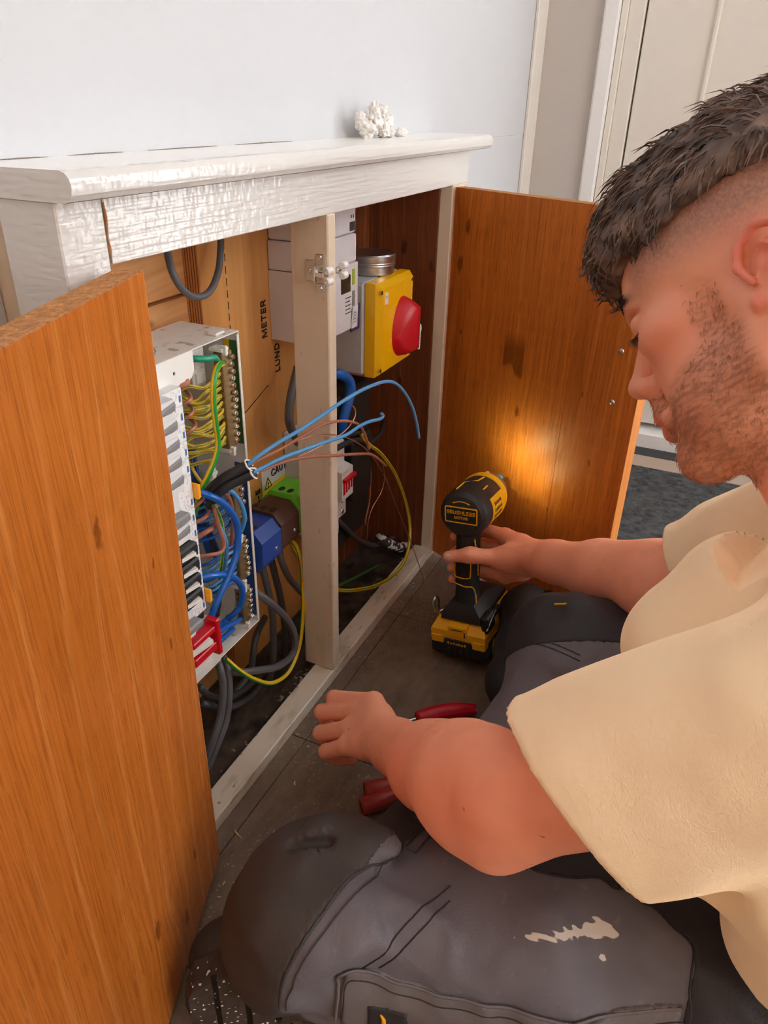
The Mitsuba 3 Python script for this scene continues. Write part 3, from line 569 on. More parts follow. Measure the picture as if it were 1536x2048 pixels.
# supply head in the right half
sw = thing('supply_switch', 'pale stepped switch unit with red marking right of the white post', 'switch')
add(sw + '__body', moved(extrude([(.128, .168), (.060, .168), (.060, .200), (.048, .206), (.048, .238), (.036, .242), (.036, .286), (.050, .290), (.050, .322), (.066, .330), (.128, .330)], .034), np.array([[0, 0, -1], [1, 0, 0], [0, 1, 0]], float), (.856, 0, 0)), 'mat_module_grey')
for k in range(4): add(sw + '__red_mark', box(.826 + .0075 * k, .831 + .0075 * k, .0354, .0362, .250 + .001 * k, .270 + .001 * k, .0002), 'mat_red')
add(sw + '__handle', box(.824, .8565, .030, .0362, .271, .2765, .0006), 'mat_red')
for z in (.212, .230): add(sw + '__terminal_screw', moved(lathe([(0, .001), (.0035, .0008), (.004, 0)], 14), rot([1, 0, 0], 90), (.846, .048, z)), 'mat_zinc')
co = thing('service_cutout', 'black supply cut-out box on the board below the isolator', 'fuse box')
add(co + '__body', box(.872, .985, .072, .129, .120, .372, .004), 'mat_black')
add(co + '__fuse_carrier', box(.895, .960, .055, .0725, .20, .30, .004), 'mat_black')

# cables of the cupboard
def cable(key, label, pts, r, m, group=None, n=7, sides=10):
    return wire(key, pts, r, m, sides, n, label=label, cat='cable', group=group)
cable('grey_cable', 'thick grey cable hanging in a loop below the top rail beside the left stile', [(.5903, .105, .6389), (.5857, .098, .613), (.5805, .09, .5939), (.5883, .085, .5756), (.6079, .085, .5659), (.6327, .088, .5668), (.658, .095, .5803), (.6722, .1, .6004), (.684, .105, .6285)], .0036, 'mat_grey_cable', None, 8, 12)
cable('grey_cable', 'stub of grey cable glimpsed left of the white post below the meter', [(.8122, .095, .433), (.7898, .09, .4133), (.7761, .088, .3907), (.7755, .088, .3665), (.8053, .095, .3285)], .0058, 'mat_grey_cable')
cable('blue_cable', 'thick blue cable bent down in the gap below the isolator', [(.8788, .1, .4008), (.8697, .075, .4105), (.8788, .065, .4079), (.8957, .062, .3939), (.8988, .062, .3766), (.8902, .064, .3564), (.8837, .068, .3311), (.8932, .08, .2852)], .0072, 'mat_blue', None, 6, 14)
cable('black_cable', 'black cable crossing under the isolator from post to board', [(.8142, .05, .3193), (.8489, .045, .3195), (.888, .045, .3105), (.958, .06, .2755), (1.0307, .075, .2603), (1.1006, .1, .2507)], .004, 'mat_black_cable')
cable('black_cable', 'slack black cable just above the pale switch unit', [(.8257, .06, .3315), (.8681, .055, .3224), (.9161, .055, .309), (.986, .07, .2695), (1.0555, .1, .2162)], .0035, 'mat_black_cable')
cable('yellow_earth_wire', 'single yellow and green wire hanging in a wide bow right of the post', [(.9094, .05, .3109), (.9164, .04, .2934), (.947, .034, .2667), (.9992, .032, .2102), (1.0367, .028, .1453), (1.0454, .02, .0884), (1.0192, .012, .0537), (.9727, .01, .0422), (.9142, .02, .0474), (.8641, .036, .0637), (.84, .05, .0744), (.8442, .07, .0731)], .0029, 'mat_yellow_wire')
cable('green_earth_wire', 'dark green wire lying on the cupboard floor behind the yellow bow', [(.826, .06, .0781), (.8797, .062, .0605), (.9518, .066, .0326), (1.0191, .072, .0068), (1.0878, .08, -.021)], .0026, 'mat_green_strip')
cable('copper_wire', 'thin kinked copper wire hanging behind the yellow bow', [(.9583, .06, .2634), (.9609, .058, .2192), (.9586, .058, .175), (.9481, .058, .1524), (.9447, .058, .14), (.9544, .058, .1246)], .0013, 'mat_brown_core')
cable('copper_wire', 'finest copper wire curling down beside the kinked one', [(.9905, .05, .2279), (.9978, .05, .2003), (.9897, .052, .1758), (.962, .054, .1605), (.9499, .056, .1379), (.9511, .058, .1052)], .0008, 'mat_copper')
cable('grey_cable', 'grey cable lying along the floor under the pale switch unit', [(.8554, .07, .1955), (.888, .066, .1579), (.9279, .064, .116), (.99, .066, .0699), (1.0604, .072, .0372), (1.1249, .08, .0112), (1.1699, .09, -.0307)], .0045, 'mat_grey_cable_dark')
cable('grey_cable', 'grey cable looping in front of the tangle under the terminal blocks', [(.6432, .075, .1936), (.6399, .058, .1895), (.6549, .048, .1658), (.6818, .046, .1255), (.6985, .046, .0836), (.6887, .046, .0597), (.6515, .046, .0676), (.6141, .048, .0898), (.5814, .055, .1086), (.5759, .07, .1095)], .0050, 'mat_grey_cable')
cable('grey_cable', 'grey cable dropping straight from the blue terminal block', [(.6828, .085, .2059), (.6848, .08, .1824), (.6882, .075, .1325), (.6888, .075, .0847), (.6872, .078, .0305), (.6802, .085, -.0044)], .0048, 'mat_grey_cable')
cable('grey_cable', 'grey cable dropping from the brown terminal block', [(.7142, .09, .1984), (.716, .085, .1662), (.7273, .085, .1166), (.7335, .085, .0586), (.736, .09, -.0117)], .0048, 'mat_grey_cable_dark')
cable('grey_cable', 'grey cable bending behind the post from the brown terminal block', [(.7143, .075, .2122), (.7122, .07, .1933), (.7277, .07, .1595), (.7537, .074, .1252), (.7956, .085, .0773)], .0046, 'mat_grey_cable')
cable('grey_cable', 'grey cable slanting in the shade below the consumer unit', [(.7209, .11, .0815), (.6794, .095, .0886), (.6602, .09, .0735), (.6481, .09, .0425), (.6114, .09, .0361)], .0046, 'mat_grey_cable_dark')
cable('grey_cable', 'left grey cable of the pair running down beside the orange door', [(.5676, .08, .1378), (.5569, .065, .1279), (.5491, .058, .1049), (.5346, .054, .0779), (.5157, .052, .0582), (.4954, .055, .0295)], .0048, 'mat_grey_cable')
cable('grey_cable', 'right grey cable of the pair running down beside the orange door', [(.5825, .08, .125), (.5717, .066, .1119), (.5593, .058, .0881), (.5437, .054, .0614), (.5218, .052, .044), (.4971, .055, .0148)], .0048, 'mat_grey_cable')
cable('grey_cable', 'grey cable curving low over the cupboard floor', [(.5226, .07, .1257), (.5439, .075, .0924), (.5774, .08, .0571), (.6157, .085, .0346), (.6519, .09, .0212), (.6972, .1, 0)], .0046, 'mat_grey_cable_dark')
cable('grey_cable', 'grey cable resting deepest in the dirt of the cupboard floor', [(.5232, .07, .0989), (.554, .07, .0659), (.5887, .074, .0378), (.6301, .08, .0155), (.6688, .09, .001)], .0046, 'mat_grey_cable_dark')
cable('earth_cable', 'green and yellow earth cable sweeping under the consumer unit to the post', [(.7401, .075, .214), (.7357, .06, .207), (.7327, .052, .1827), (.7271, .048, .1373), (.7182, .046, .0919), (.7018, .044, .0597), (.6703, .042, .0438), (.6316, .042, .0559), (.5998, .045, .0854), (.5778, .052, .115), (.5693, .065, .1358)], .0031, 'mat_earth', None, 8)
cable('earth_cable', 'short green and yellow earth cable under the lime green terminal block', [(.7442, .08, .2128), (.7404, .07, .2056), (.7446, .066, .1898), (.7637, .07, .1678), (.7979, .085, .1171)], .0026, 'mat_earth')
mat('mat_splash', proc(lambda p, n, uv: mix([0.03, 0.03, 0.03], [0.6, 0.58, 0.55], smoothstep(.52, .60, noise(p.x * 130, p.y * 130, p.z * 160)))), 0.6)
cable('cable_stub', 'black cable stub splashed with white filler in the right floor corner', [(1.0032, .06, .0797), (1.0222, .052, .0603), (1.0516, .05, .0385), (1.0825, .05, .0172), (1.1156, .055, .0109)], .0085, 'mat_splash')

# dried filler on the shelf
mat('mat_filler', [0.72, 0.70, 0.66], 0.8)
def lump(c, r, seed, k=1.0):
    m = trimesh.creation.icosphere(subdivisions=3, radius=1.0)
    v = np.asarray(m.vertices)
    d = 1 + .6 * (meshkit.fbm(v * 1.6 + seed) - .5) + .9 * (np.abs(meshkit.noise(v * 2.2 + seed * 3) - .5) - .2) * k + .35 * (np.abs(meshkit.noise(v * 5.5 + seed * 7) - .5) - .2)
    m.vertices = v * d[:, None] * np.asarray(r) + np.asarray(c)
    return m
fl_ = [((.931, .056, .7105), (.011, .011, .0105)), ((.940, .050, .729), (.009, .008, .012)), ((.952, .055, .718), (.013, .010, .010)), ((.968, .052, .710), (.012, .011, .010)), ((.976, .058, .727), (.009, .010, .012)), ((.989, .056, .717), (.011, .009, .010)),
       ((.958, .063, .711), (.016, .012, .011)), ((.921, .060, .721), (.007, .007, .010)), ((1.000, .058, .721), (.006, .007, .007)), ((.983, .050, .707), (.009, .009, .0065))]
add('filler_lump', join(*[lump(c, r, i * 1.7) for i, (c, r) in enumerate(fl_)]), 'mat_filler', 40, label='crumpled white lump of dried filler on the white shelf', cat='filler')
add('filler_lump', join(lump((1.026, .050, .7055), (.012, .008, .0058), 21.0), lump((1.015, .049, .7035), (.006, .006, .004), 25.0)), 'mat_filler', 40, label='small crumb of filler to the right of the big lump', cat='filler')

# ---------------------------------------------------------------- signed-distance modelling of bodies and cloth
def V(*a): return np.array(a, float)

class Solid:
    """a smooth union / subtraction of tapered capsules and ellipsoids"""
    def __init__(self): self.ops = []
    def cap(self, a, b, ra, rb=None, k=.01, sub=False, flat=None):
        a, b = np.asarray(a, float), np.asarray(b, float); rb = ra if rb is None else rb
        d = b - a; L = d @ d + 1e-12
        def f(p):
            t = np.clip((p - a) @ d / L, 0, 1)
            q = p - a - t[:, None] * d
            if flat is not None:                       # flat = (axis, factor): a flattened limb
                n, s = np.asarray(flat[0], float), flat[1]
                q = q + (q @ n)[:, None] * n * (1 / s - 1)
            return np.sqrt((q * q).sum(1)) - (ra + (rb - ra) * t)
        self.ops.append((f, (a + b) / 2, math.sqrt(L) / 2 + max(ra, rb), k, sub)); return self
    def chain(self, pts, rs, k=.008, sub=False, k0=None):
        rs = [rs] * len(pts) if np.ndim(rs) == 0 else rs
        for i in range(len(pts) - 1): self.cap(pts[i], pts[i + 1], rs[i], rs[i + 1], (k0 if (i == 0 and k0 is not None) else k), sub)
        return self
    def ell(self, c, r, R=None, k=.01, sub=False):
        c, r = np.asarray(c, float), np.asarray(r, float)
        def f(p):
            q = p - c
            if R is not None: q = q @ R                 # R: columns are the ellipsoid's axes
            a = np.sqrt(((q / r) ** 2).sum(1)); b = np.sqrt(((q / r ** 2) ** 2).sum(1)) + 1e-9
            return a * (a - 1) / b
        self.ops.append((f, c, float(max(r)), k, sub)); return self
    def fn(self, f, c, rad, k=.004, sub=False): self.ops.append((f, np.asarray(c, float), rad, k, sub)); return self
    def clear(self, k):
        return self
    def __call__(self, p, reach=.03):
        d = np.full(len(p), .2 if reach > .1 else .06)
        mid = (p.max(0) + p.min(0)) / 2; far = np.linalg.norm(p.max(0) - mid)
        for f, c, rad, k, sub in self.ops:
            if np.linalg.norm(c - mid) > rad + reach + k + far: continue
            i = np.nonzero(((p - c) ** 2).sum(1) < (rad + reach + k) ** 2)[0]
            if not len(i): continue
            g, e = f(p[i]), d[i]
            if sub:
                h = np.clip(.5 - .5 * (e + g) / k, 0, 1); d[i] = e + (-g - e) * h + k * h * (1 - h)
            else:
                h = np.clip(.5 + .5 * (e - g) / k, 0, 1); d[i] = e + (g - e) * h - k * h * (1 - h)
        return d

def surface(f, lo, hi, h, B=8, slack=.008):
    """surface nets over the blocks that the surface passes through"""
    lo = np.asarray(lo, float)
    nb = np.ceil((np.asarray(hi) - lo) / (h * B)).astype(int)
    ijk = np.stack(np.meshgrid(*[np.arange(n) for n in nb], indexing='ij'), -1).reshape(-1, 3)
    dc = f(lo + (ijk + .5) * h * B, .16)
    near = ijk[np.abs(dc) < h * B * .9 + slack]
    N = nb * B + 1
    D = np.full(N, .1, np.float32)
    o = np.stack(np.meshgrid(*[np.arange(B + 1)] * 3, indexing='ij'), -1).reshape(-1, 3)
    idx = (near[:, None] * B + o[None]).reshape(-1, 3)
    flat = np.unique(np.ravel_multi_index(idx.T, N))
    I = np.stack(np.unravel_index(flat, N), 1)
    cell = np.ravel_multi_index((I // 24).T, N // 24 + 1); by = np.argsort(cell, kind='stable')
    for c in np.split(by, np.nonzero(np.diff(cell[by]))[0] + 1): D.reshape(-1)[flat[c]] = f(lo + I[c] * h, .022)
    o = o[(o < B).all(1)]
    C = (near[:, None] * B + o[None]).reshape(-1, 3)
    corners = np.array([[(q >> k) & 1 for k in range(3)] for q in range(8)])
    st = np.array([N[1] * N[2], N[2], 1])
    base = C @ st
    vals = D.reshape(-1)[base[:, None] + (corners @ st)[None]]
    neg = vals < 0
    act = neg.any(1) & ~neg.all(1)
    C, base, vals = C[act], base[act], vals[act]
    acc, cnt = np.zeros((len(C), 3)), np.zeros(len(C))
    for a in range(8):
        for k in range(3):
            b = a | (1 << k)
            if b == a: continue
            va, vb = vals[:, a], vals[:, b]
            m = (va < 0) != (vb < 0)
            t = va[m] / (va[m] - vb[m])
            acc[m] += corners[a] + t[:, None] * (corners[b] - corners[a]); cnt[m] += 1
    P = lo + (C + acc / cnt[:, None]) * h
    order = np.argsort(base); sb = base[order]
    def vid(q):
        j = np.clip(np.searchsorted(sb, q), 0, len(sb) - 1)
        return np.where(sb[j] == q, order[j], -1)
    F = []
    for k in range(3):
        m = (vals[:, 0] < 0) != (vals[:, 1 << k] < 0)
        u, v = [(1, 2), (2, 0), (0, 1)][k]
        q = base[m]
        a, b, c, d = vid(q), vid(q - st[u]), vid(q - st[u] - st[v]), vid(q - st[v])
        ok = (a >= 0) & (b >= 0) & (c >= 0) & (d >= 0)
        inside = (vals[m, 0] < 0)[ok]
        a, b, c, d = a[ok], b[ok], c[ok], d[ok]
        F.append(np.where(inside[:, None], np.stack([a, b, c], 1), np.stack([a, c, b], 1)))
        F.append(np.where(inside[:, None], np.stack([a, c, d], 1), np.stack([a, d, c], 1)))
    F = np.vstack(F)
    m = trimesh.Trimesh(P, F, process=False)
    return m

def relax(m, n=3):
    import scipy.sparse as sp
    e = m.edges_unique; N = len(m.vertices)
    A = sp.coo_matrix((np.ones(2 * len(e)), (np.r_[e[:, 0], e[:, 1]], np.r_[e[:, 1], e[:, 0]])), (N, N)).tocsr()
    w = 1 / np.maximum(np.asarray(A.sum(1)).ravel(), 1)
    v = np.array(m.vertices)
    for _ in range(n):
        for k in (.5, -.51): v = v + k * ((A @ v) * w[:, None] - v)
    m.vertices = v
    return m

def biggest(m):
    s = m.split(only_watertight=False)
    return max(s, key=lambda q: len(q.faces)) if len(s) else m

# ---------------------------------------------------------------- the man: head frame and joints
HT = V(.6137, -.4357, .6144)
HR = np.array([[0.07824838, -0.84060584, 0.5359655], [0.7891015, 0.38077698, 0.48200385], [-0.60925858, 0.38521516, 0.69311851]])
def H(x, y, z): return HT + HR @ V(x, y, z)
def headed(fn):
    """a texture in head coordinates: x to the face, y to the left ear, z to the crown"""
    def g(p, n, uv):
        q = [p.x - HT[0], p.y - HT[1], p.z - HT[2]]
        x, y, z = (q[0] * HR[0, k] + q[1] * HR[1, k] + q[2] * HR[2, k] for k in range(3))
        return fn(p, x, y, z)
    return proc(g)

SHL, ELL, WRL = V(.412, -.530, .455), V(.394, -.328, .275), V(.528, -.178, .142)
SHR, ELR, WRR = V(.735, -.610, .480), V(.735, -.448, .292), V(.862, -.255, .206)
C7, CHEST, BELLY, PELV = V(.560, -.590, .500), V(.570, -.590, .400), V(.585, -.620, .240), V(.600, -.660, .130)

body = Solid()
# torso core under the shirt
body.cap(C7 - V(0, 0, .05), BELLY, .085, .10, k=.03).cap(SHL + V(.03, -.01, -.01), SHR - V(.03, 0, .01), .048, .048, k=.04).cap(BELLY, PELV, .10, .11, k=.03)
# neck
body.cap(H(-.022, 0, -.03), C7 + V(.005, .015, -.01), .055, .062, k=.035)
body.cap(H(.03, .0, -.075), V(.575, -.51, .49), .030, .045, k=.03)
# skull and face
body.ell(H(-.004, 0, .046), (.098, .077, .088), HR, k=.02)
body.ell(H(.036, 0, .056), (.062, .064, .055), HR, k=.02)
body.ell(H(.044, 0, -.008), (.052, .058, .066), HR, k=.015)
for s in (-1, 1):
    body.cap(H(.006, s * .054, -.045), H(.078, s * .013, -.082), .017, .015, k=.022)
    body.cap(H(.0, s * .060, -.01), H(.006, s * .054, -.050), .014, .015, k=.02)
    body.ell(H(.062, s * .046, .006), (.022, .018, .015), HR, k=.02)
    body.cap(H(.0925, s * .010, .0455), H(.083, s * .040, .0430), .0085, .008, k=.012)
    body.ell(H(.045, s * .040, -.045), (.034, .022, .034), HR, k=.02)
body.ell(H(.050, 0, -.060), (.040, .040, .030), HR, k=.02)
body.ell(H(.082, 0, -.083), (.016, .022, .014), HR, k=.014)
for s in (-1, 1): body.ell(H(.0965, s * .033, .0245), (.014, .016, .0105), HR, k=.012, sub=True)
for s in (-1, 1):
    body.ell(H(.0790, s * .0325, .0262), (.0148, .0158, .0125), HR, k=.003)
    body.chain([H(.0895, s * .0215, .0335), H(.0915, s * .0325, .0355), H(.0800, s * .0480, .0330)], .0016, k=.003, sub=True)
    body.chain([H(.0900, s * .0230, .0185), H(.0905, s * .0330, .0168), H(.0800, s * .0475, .0205)], .0014, k=.003, sub=True)
    body.chain([H(.0890, s * .0200, .0130), H(.0860, s * .0340, .0100), H(.0780, s * .0460, .0140)], .0040, k=.008)
# nose, lips
body.cap(H(.0925, 0, .034), H(.1110, 0, -.004), .0065, .0085, k=.010).ell(H(.1125, 0, -.0075), (.0105, .0095, .0085), HR, k=.007)
for s in (-1, 1): body.ell(H(.1035, s * .0115, -.0125), (.0100, .0070, .0075), HR, k=.006)
for s in (-1, 1): body.ell(H(.1065, s * .0072, -.0205), (.0058, .0032, .0040), HR, k=.003, sub=True)
body.cap(H(.0990, 0, -.024), H(.0990, 0, -.036), .009, .010, k=.012)
body.cap(H(.0935, -.020, -.0430), H(.1010, 0, -.0395), .0040, .0062, k=.007).cap(H(.0935, .020, -.0430), H(.1010, 0, -.0395), .0040, .0062, k=.007)
body.cap(H(.0930, -.018, -.0490), H(.0985, 0, -.0530), .0045, .0070, k=.006).cap(H(.0930, .018, -.0490), H(.0985, 0, -.0530), .0045, .0070, k=.006)
body.cap(H(.1060, -.018, -.0462), H(.1080, .018, -.0462), .0016, k=.003, sub=True)
# ears
def ear(s):
    e = lambda x, z, o=0.0: H(-.013 + x * 1.12 + .10 * z, s * (.0725 + o - .22 * x), -.010 + z * 1.14)
    body.ell(e(-.009, .002, .0035), (.020, .0062, .030), HR @ rot([0, 0, 1], -s * 20) @ rot([0, 1, 0], 8), k=.004)
    hx = [(.007, .006), (.011, .018), (.006, .029), (-.008, .035), (-.022, .029), (-.028, .013), (-.026, -.004), (-.019, -.018), (-.010, -.028)]
    body.chain([e(x, z, .0085 + .0025 * (x < 0)) for x, z in hx], [.0028, .0032, .0034, .0036, .0038, .0038, .0036, .0034, .0038], k=.002)
    body.ell(e(-.003, -.029, .0045), (.0085, .0046, .0095), HR, k=.004)
    body.chain([e(-.006, .024, .0075), e(-.016, .012, .0095), e(-.016, -.004, .0095), e(-.009, -.016, .0085)], .0030, k=.002)
    body.ell(e(-.002, .001, .013), (.0085, .0110, .0140), HR, k=.003, sub=True)
    body.ell(e(-.004, .017, .012), (.0065, .0065, .0070), HR, k=.002, sub=True)
    body.ell(e(.0005, -.009, .006), (.0030, .0090, .0060), HR, k=.002, sub=True)
    body.ell(e(.0095, -.006, .0060), (.0045, .0040, .0062), HR, k=.003)
ear(1); ear(-1)
# arms
def limb(pts, k=.02):
    for (a, ra), (b, rb) in zip(pts[:-1], pts[1:]): body.cap(a, b, ra, rb, k)
fa = WRL - ELL; fu = fa / np.linalg.norm(fa)
ua = ELL - SHL
limb([(SHL + V(.02, 0, 0), .056), (SHL + ua * .45, .051), (ELL - ua * .10, .0430)], .025)
sideL = V(.83, -.31, .46)
limb([(ELL, .0415), (ELL + fa * .22 , .0455), (ELL + fa * .55, .0380), (WRL - fa * .05, .0275)], .02)
body.cap(ELL + fa * .08 + V(.012, .012, .026), ELL + fa * .42 + V(.008, .008, .018), .024, .020, k=.025)
body.cap(ELL + V(-.016, .000, -.026), ELL + V(-.006, .02, -.026), .017, .018, k=.03)
fr = WRR - ELR; ur = ELR - SHR
limb([(SHR, .055), (SHR + ur * .5, .050), (ELR, .044)], .025)
limb([(ELR, .043), (ELR + fr * .25, .0445), (ELR + fr * .6, .037), (WRR - fr * .04, .0270)], .02)
body.cap(ELR + fr * .05 + V(.01, .01, .012), ELR + fr * .4 + V(.004, .006, .010), .026, .022, k=.03)

# left hand, lightly curled above the floor
def finger(mcp, pip, dip, tip, r=(.0105, .0092, .0082, .0070), k=.004):
    body.cap(mcp, pip, r[0], r[1], k=k).cap(pip, dip, r[1], r[2], k=.003).cap(dip, tip, r[2], r[3], k=.003)
ML = [(.5891, -.1281, .1292), (.5762, -.1138, .1186), (.5535, -.1138, .1122), (.5313, -.1227, .1104)]
PL = [(.5946, -.0721, .1076), (.5798, -.0634, .0939), (.5569, -.0746, .0851), (.5344, -.0938, .0852)]
DL = [PL[0] + V(.006, -.002, -.024), PL[1] + V(.008, -.004, -.027), PL[2] + V(.010, -.006, -.026), PL[3] + V(.012, -.006, -.021)]
TL = [DL[0] + V(.014, -.012, -.014), DL[1] + V(.017, -.014, -.014), DL[2] + V(.017, -.016, -.012), DL[3] + V(.014, -.014, -.008)]
for i, m in enumerate(ML): body.cap(WRL + (m - WRL) * .12, m, .0165, .0125 - .0006 * i, k=.012)
body.cap(ML[0] + (WRL - ML[0]) * .4, ML[3] + (WRL - ML[3]) * .4, .013, .013, k=.012)
body.cap(WRL - fa * .06, WRL + (ML[1] - WRL) * .3, .0265, .020, k=.014, )
for i in range(4): finger(ML[i], PL[i], DL[i], TL[i], (.0108 - .0008 * (i == 3), .0094 - .0008 * (i == 3), .0084 - .0008 * (i == 3), .0072 - .0005 * (i == 3)))
th0 = WRL + (ML[0] - WRL) * .25 + V(.010, .0, -.012)
body.chain([th0, th0 + V(.034, .034, -.026), th0 + V(.028, .062, -.046), th0 + V(.014, .080, -.056)], [.0150, .0115, .0100, .0080], k=.008)

# the driver's frame: x along its axis, y to its left, z up (its own builder is below)
DT = V(.870, -.128, .241)
DR = np.array([[0.99659292, 0.05173023, 0.06423804], [-0.05878498, 0.99182138, 0.11329024], [-0.05785213, -0.11668049, 0.99148313]])
def Q(x, y, z): return DT + DR @ V(x, y, z)
# right hand round its grip
MR = [Q(.058, -.043, -.052), Q(.060, -.046, -.074), Q(.057, -.047, -.095), Q(.050, -.047, -.114)]
PR = [Q(.064, -.006, -.049), Q(.064, -.006, -.074), Q(.060, -.008, -.095), Q(.052, -.010, -.114)]
DRR = [Q(.052, .016, -.050), Q(.046, .021, -.076), Q(.043, .020, -.097), Q(.036, .018, -.115)]
TR = [Q(.030, .025, -.052), Q(.022, .0265, -.078), Q(.018, .026, -.098), Q(.016, .0245, -.116)]
WQ = DR.T @ (WRR - DT)
for i, m in enumerate(MR): body.cap(WRR + (m - WRR) * .10, m, .0165, .0125 - .0006 * i, k=.012)
body.cap(MR[0] + (WRR - MR[0]) * .4, MR[3] + (WRR - MR[3]) * .4, .0135, .0125, k=.012)
body.cap(WRR - fr * .06, WRR + (MR[1] - WRR) * .3, .0265, .020, k=.014)
for i in range(4): finger(MR[i], PR[i], DRR[i], TR[i], (.0105 - .001 * (i == 3), .0092 - .001 * (i == 3), .0082 - .0008 * (i == 3), .0070 - .0005 * (i == 3)))
t0 = WRR + (MR[0] - WRR) * .22 + DR @ V(-.012, .006, .004)
body.chain([t0, Q(.006, -.052, -.062), Q(-.0115, -.016, -.056), Q(-.0155, .016, -.062)], [.0165, .0125, .0105, .0082], k=.009)
body.ell(t0 * .45 + Q(.006, -.052, -.062) * .55 + DR @ V(.012, .004, -.008), (.024, .020, .020), DR, k=.014)
BODY = biggest(surface(body, (.28, -.80, .03), (1.0, -.0, .78), .0022))

# ---------------------------------------------------------------- the man: looks
man = thing('person', 'man in a cream T-shirt and dark work trousers sitting cross-legged, head bent, holding a driver', 'person')
def pp(name, mesh, m, smooth=True, **kw): return add(man + '__' + name, mesh, m, smooth, **kw)
SK = srgb(240, 168, 136)
def skin(p, x, y, z):
    c = mix(SK, srgb(230, 142, 110), dr.clip(1.3 * fbm(p.x * 14, p.y * 14, p.z * 14) - .25, 0, 1))
    c = mix(c, srgb(206, 122, 98), .12 * smoothstep(.62, .8, noise(p.x * 60, p.y * 60, p.z * 60)))
    c = mix(c, srgb(150, 86, 66), .6 * smoothstep(.93, .95, noise(p.x * 150, p.y * 150, p.z * 150)))
    ay = dr.abs(y)
    inhead = smoothstep(-.125, -.11, z) * smoothstep(.145, .13, ay) * smoothstep(-.16, -.14, x) * smoothstep(.16, .14, x)
    c = mix(c, srgb(204, 146, 114), .45 * inhead)
    # ear and cheek flush
    c = mix(c, srgb(222, 100, 94), .5 * inhead * smoothstep(.074, .081, ay) * smoothstep(.055, .035, dr.abs(z)) * smoothstep(.03, .01, x))
    c = mix(c, srgb(214, 112, 90), .35 * inhead * dr.exp(-(dr.square((x - .066) / .022) + dr.square((z + .004) / .022))))
    # shaved sides
    grain = noise(x * 900, y * 900, z * 420)
    fade = smoothstep(.022, .066, z + .10 * dr.minimum(x - .03, 0) * -1.0) * smoothstep(.085, .062, x + .35 * (z - .07))
    c = mix(c, srgb(66, 50, 46), inhead * dr.clip(fade * (.5 + .25 * grain), 0, .8))
    # beard
    cheek = -.012 - .55 * dr.maximum(x - .032, 0) - .000
    beard = smoothstep(cheek + .006, cheek - .012, z) * smoothstep(.004, .018, x - .10 * (z + .02))
    side = smoothstep(.014, .022, x) * smoothstep(.046, .036, x) * smoothstep(.034, -.01, z)
    must = smoothstep(-.020, -.027, z) * smoothstep(-.042, -.036, z) * smoothstep(.085, .094, x)
    beard = dr.maximum(dr.maximum(beard, .8 * side), must) * smoothstep(-.118, -.10, z)
    wisp = fbm(x * 160 + 3 * fbm(x * 40, y * 40, z * 40), y * 160, z * 420, octaves=2)
    c = mix(c, srgb(128, 80, 60), inhead * dr.clip(beard * (.36 + .30 * smoothstep(.38, .70, wisp)), 0, .7))
    # brows, lips
    brow = dr.exp(-dr.square((z - .0475 - .10 * (ay - .03) * smoothstep(.03, .045, ay) * -1.0) / .0050)) * smoothstep(.008, .016, ay) * smoothstep(.056, .046, ay) * smoothstep(.06, .07, x)
    c = mix(c, srgb(58, 38, 32), inhead * dr.clip(brow * (.5 + .7 * noise(x * 500, y * 500, z * 900)), 0, .9))
    lip = dr.exp(-dr.square((z + .0465) / .0070)) * smoothstep(.024, .018, ay) * smoothstep(.094, .099, x)
    return mix(c, srgb(190, 92, 84), inhead * lip * .8)
mat('mat_skin', headed(skin), 0.42, specular=0.45, sheen=0.15, bump=lambda p, n, uv: fbm(p.x * 700, p.y * 700, p.z * 700, octaves=2) * 0.00025, eps=4e-4)
pp('body', BODY, 'mat_skin', label='bare skin of head, neck and arms')
mat('mat_eye_white', [0.7, 0.66, 0.62], 0.15)
mat('mat_iris', srgb(60, 70, 74), 0.1)
for s in (-1, 1):
    e_ = pp('eye', moved(trimesh.creation.icosphere(subdivisions=3, radius=.0118), None, H(.0795, s * .0325, .0245)), 'mat_eye_white')
    add(e_ + '__iris', moved(trimesh.creation.icosphere(subdivisions=2, radius=.0062), None, H(.0858, s * .0325, .0195)), 'mat_iris', True)
# lashes
mat('mat_hair', proc(lambda p, n, uv: mix(srgb(52, 40, 36), srgb(122, 98, 84), dr.clip(1.6 * fbm(p.x * 170, p.y * 50, p.z * 60, octaves=2) - .4, 0, 1))), 0.5, specular=0.5)
def blade(p0, p1, p2, w):
    p0, p1, p2 = (np.asarray(q, float) for q in (p0, p1, p2))
    t = p2 - p0; n = np.cross(t, RNG.normal(size=3)); n /= np.linalg.norm(n) + 1e-9
    b = np.cross(t, n); b /= np.linalg.norm(b) + 1e-9
    v = [p0 + n * w, p0 - .5 * n * w + .87 * b * w, p0 - .5 * n * w - .87 * b * w, p1 + n * w * .8, p1 - .4 * n * w + .7 * b * w, p1 - .4 * n * w - .7 * b * w, p2]
    f = [(0, 1, 4), (0, 4, 3), (1, 2, 5), (1, 5, 4), (2, 0, 3), (2, 3, 5), (3, 4, 6), (4, 5, 6), (5, 3, 6)]
    return np.array(v), np.array(f)
def tufts(items):
    vs, fs, n = [], [], 0
    for v, f in items: vs.append(v); fs.append(f + n); n += len(v)
    return trimesh.Trimesh(np.vstack(vs), np.vstack(fs), process=False)
lash = []
for s in (-1, 1):
    for a in np.linspace(-.9, .9, 22):
        o = V(.0775 + .0135 * math.cos(a), s * .0325 + .0145 * math.sin(a), .0185)
        lash.append(blade(H(*o), H(*(o + V(.004, .001 * s, -.003))), H(*(o + V(.009, .002 * s * a, -.0035))), .00035))
mat('mat_lash', srgb(34, 24, 20), 0.5)
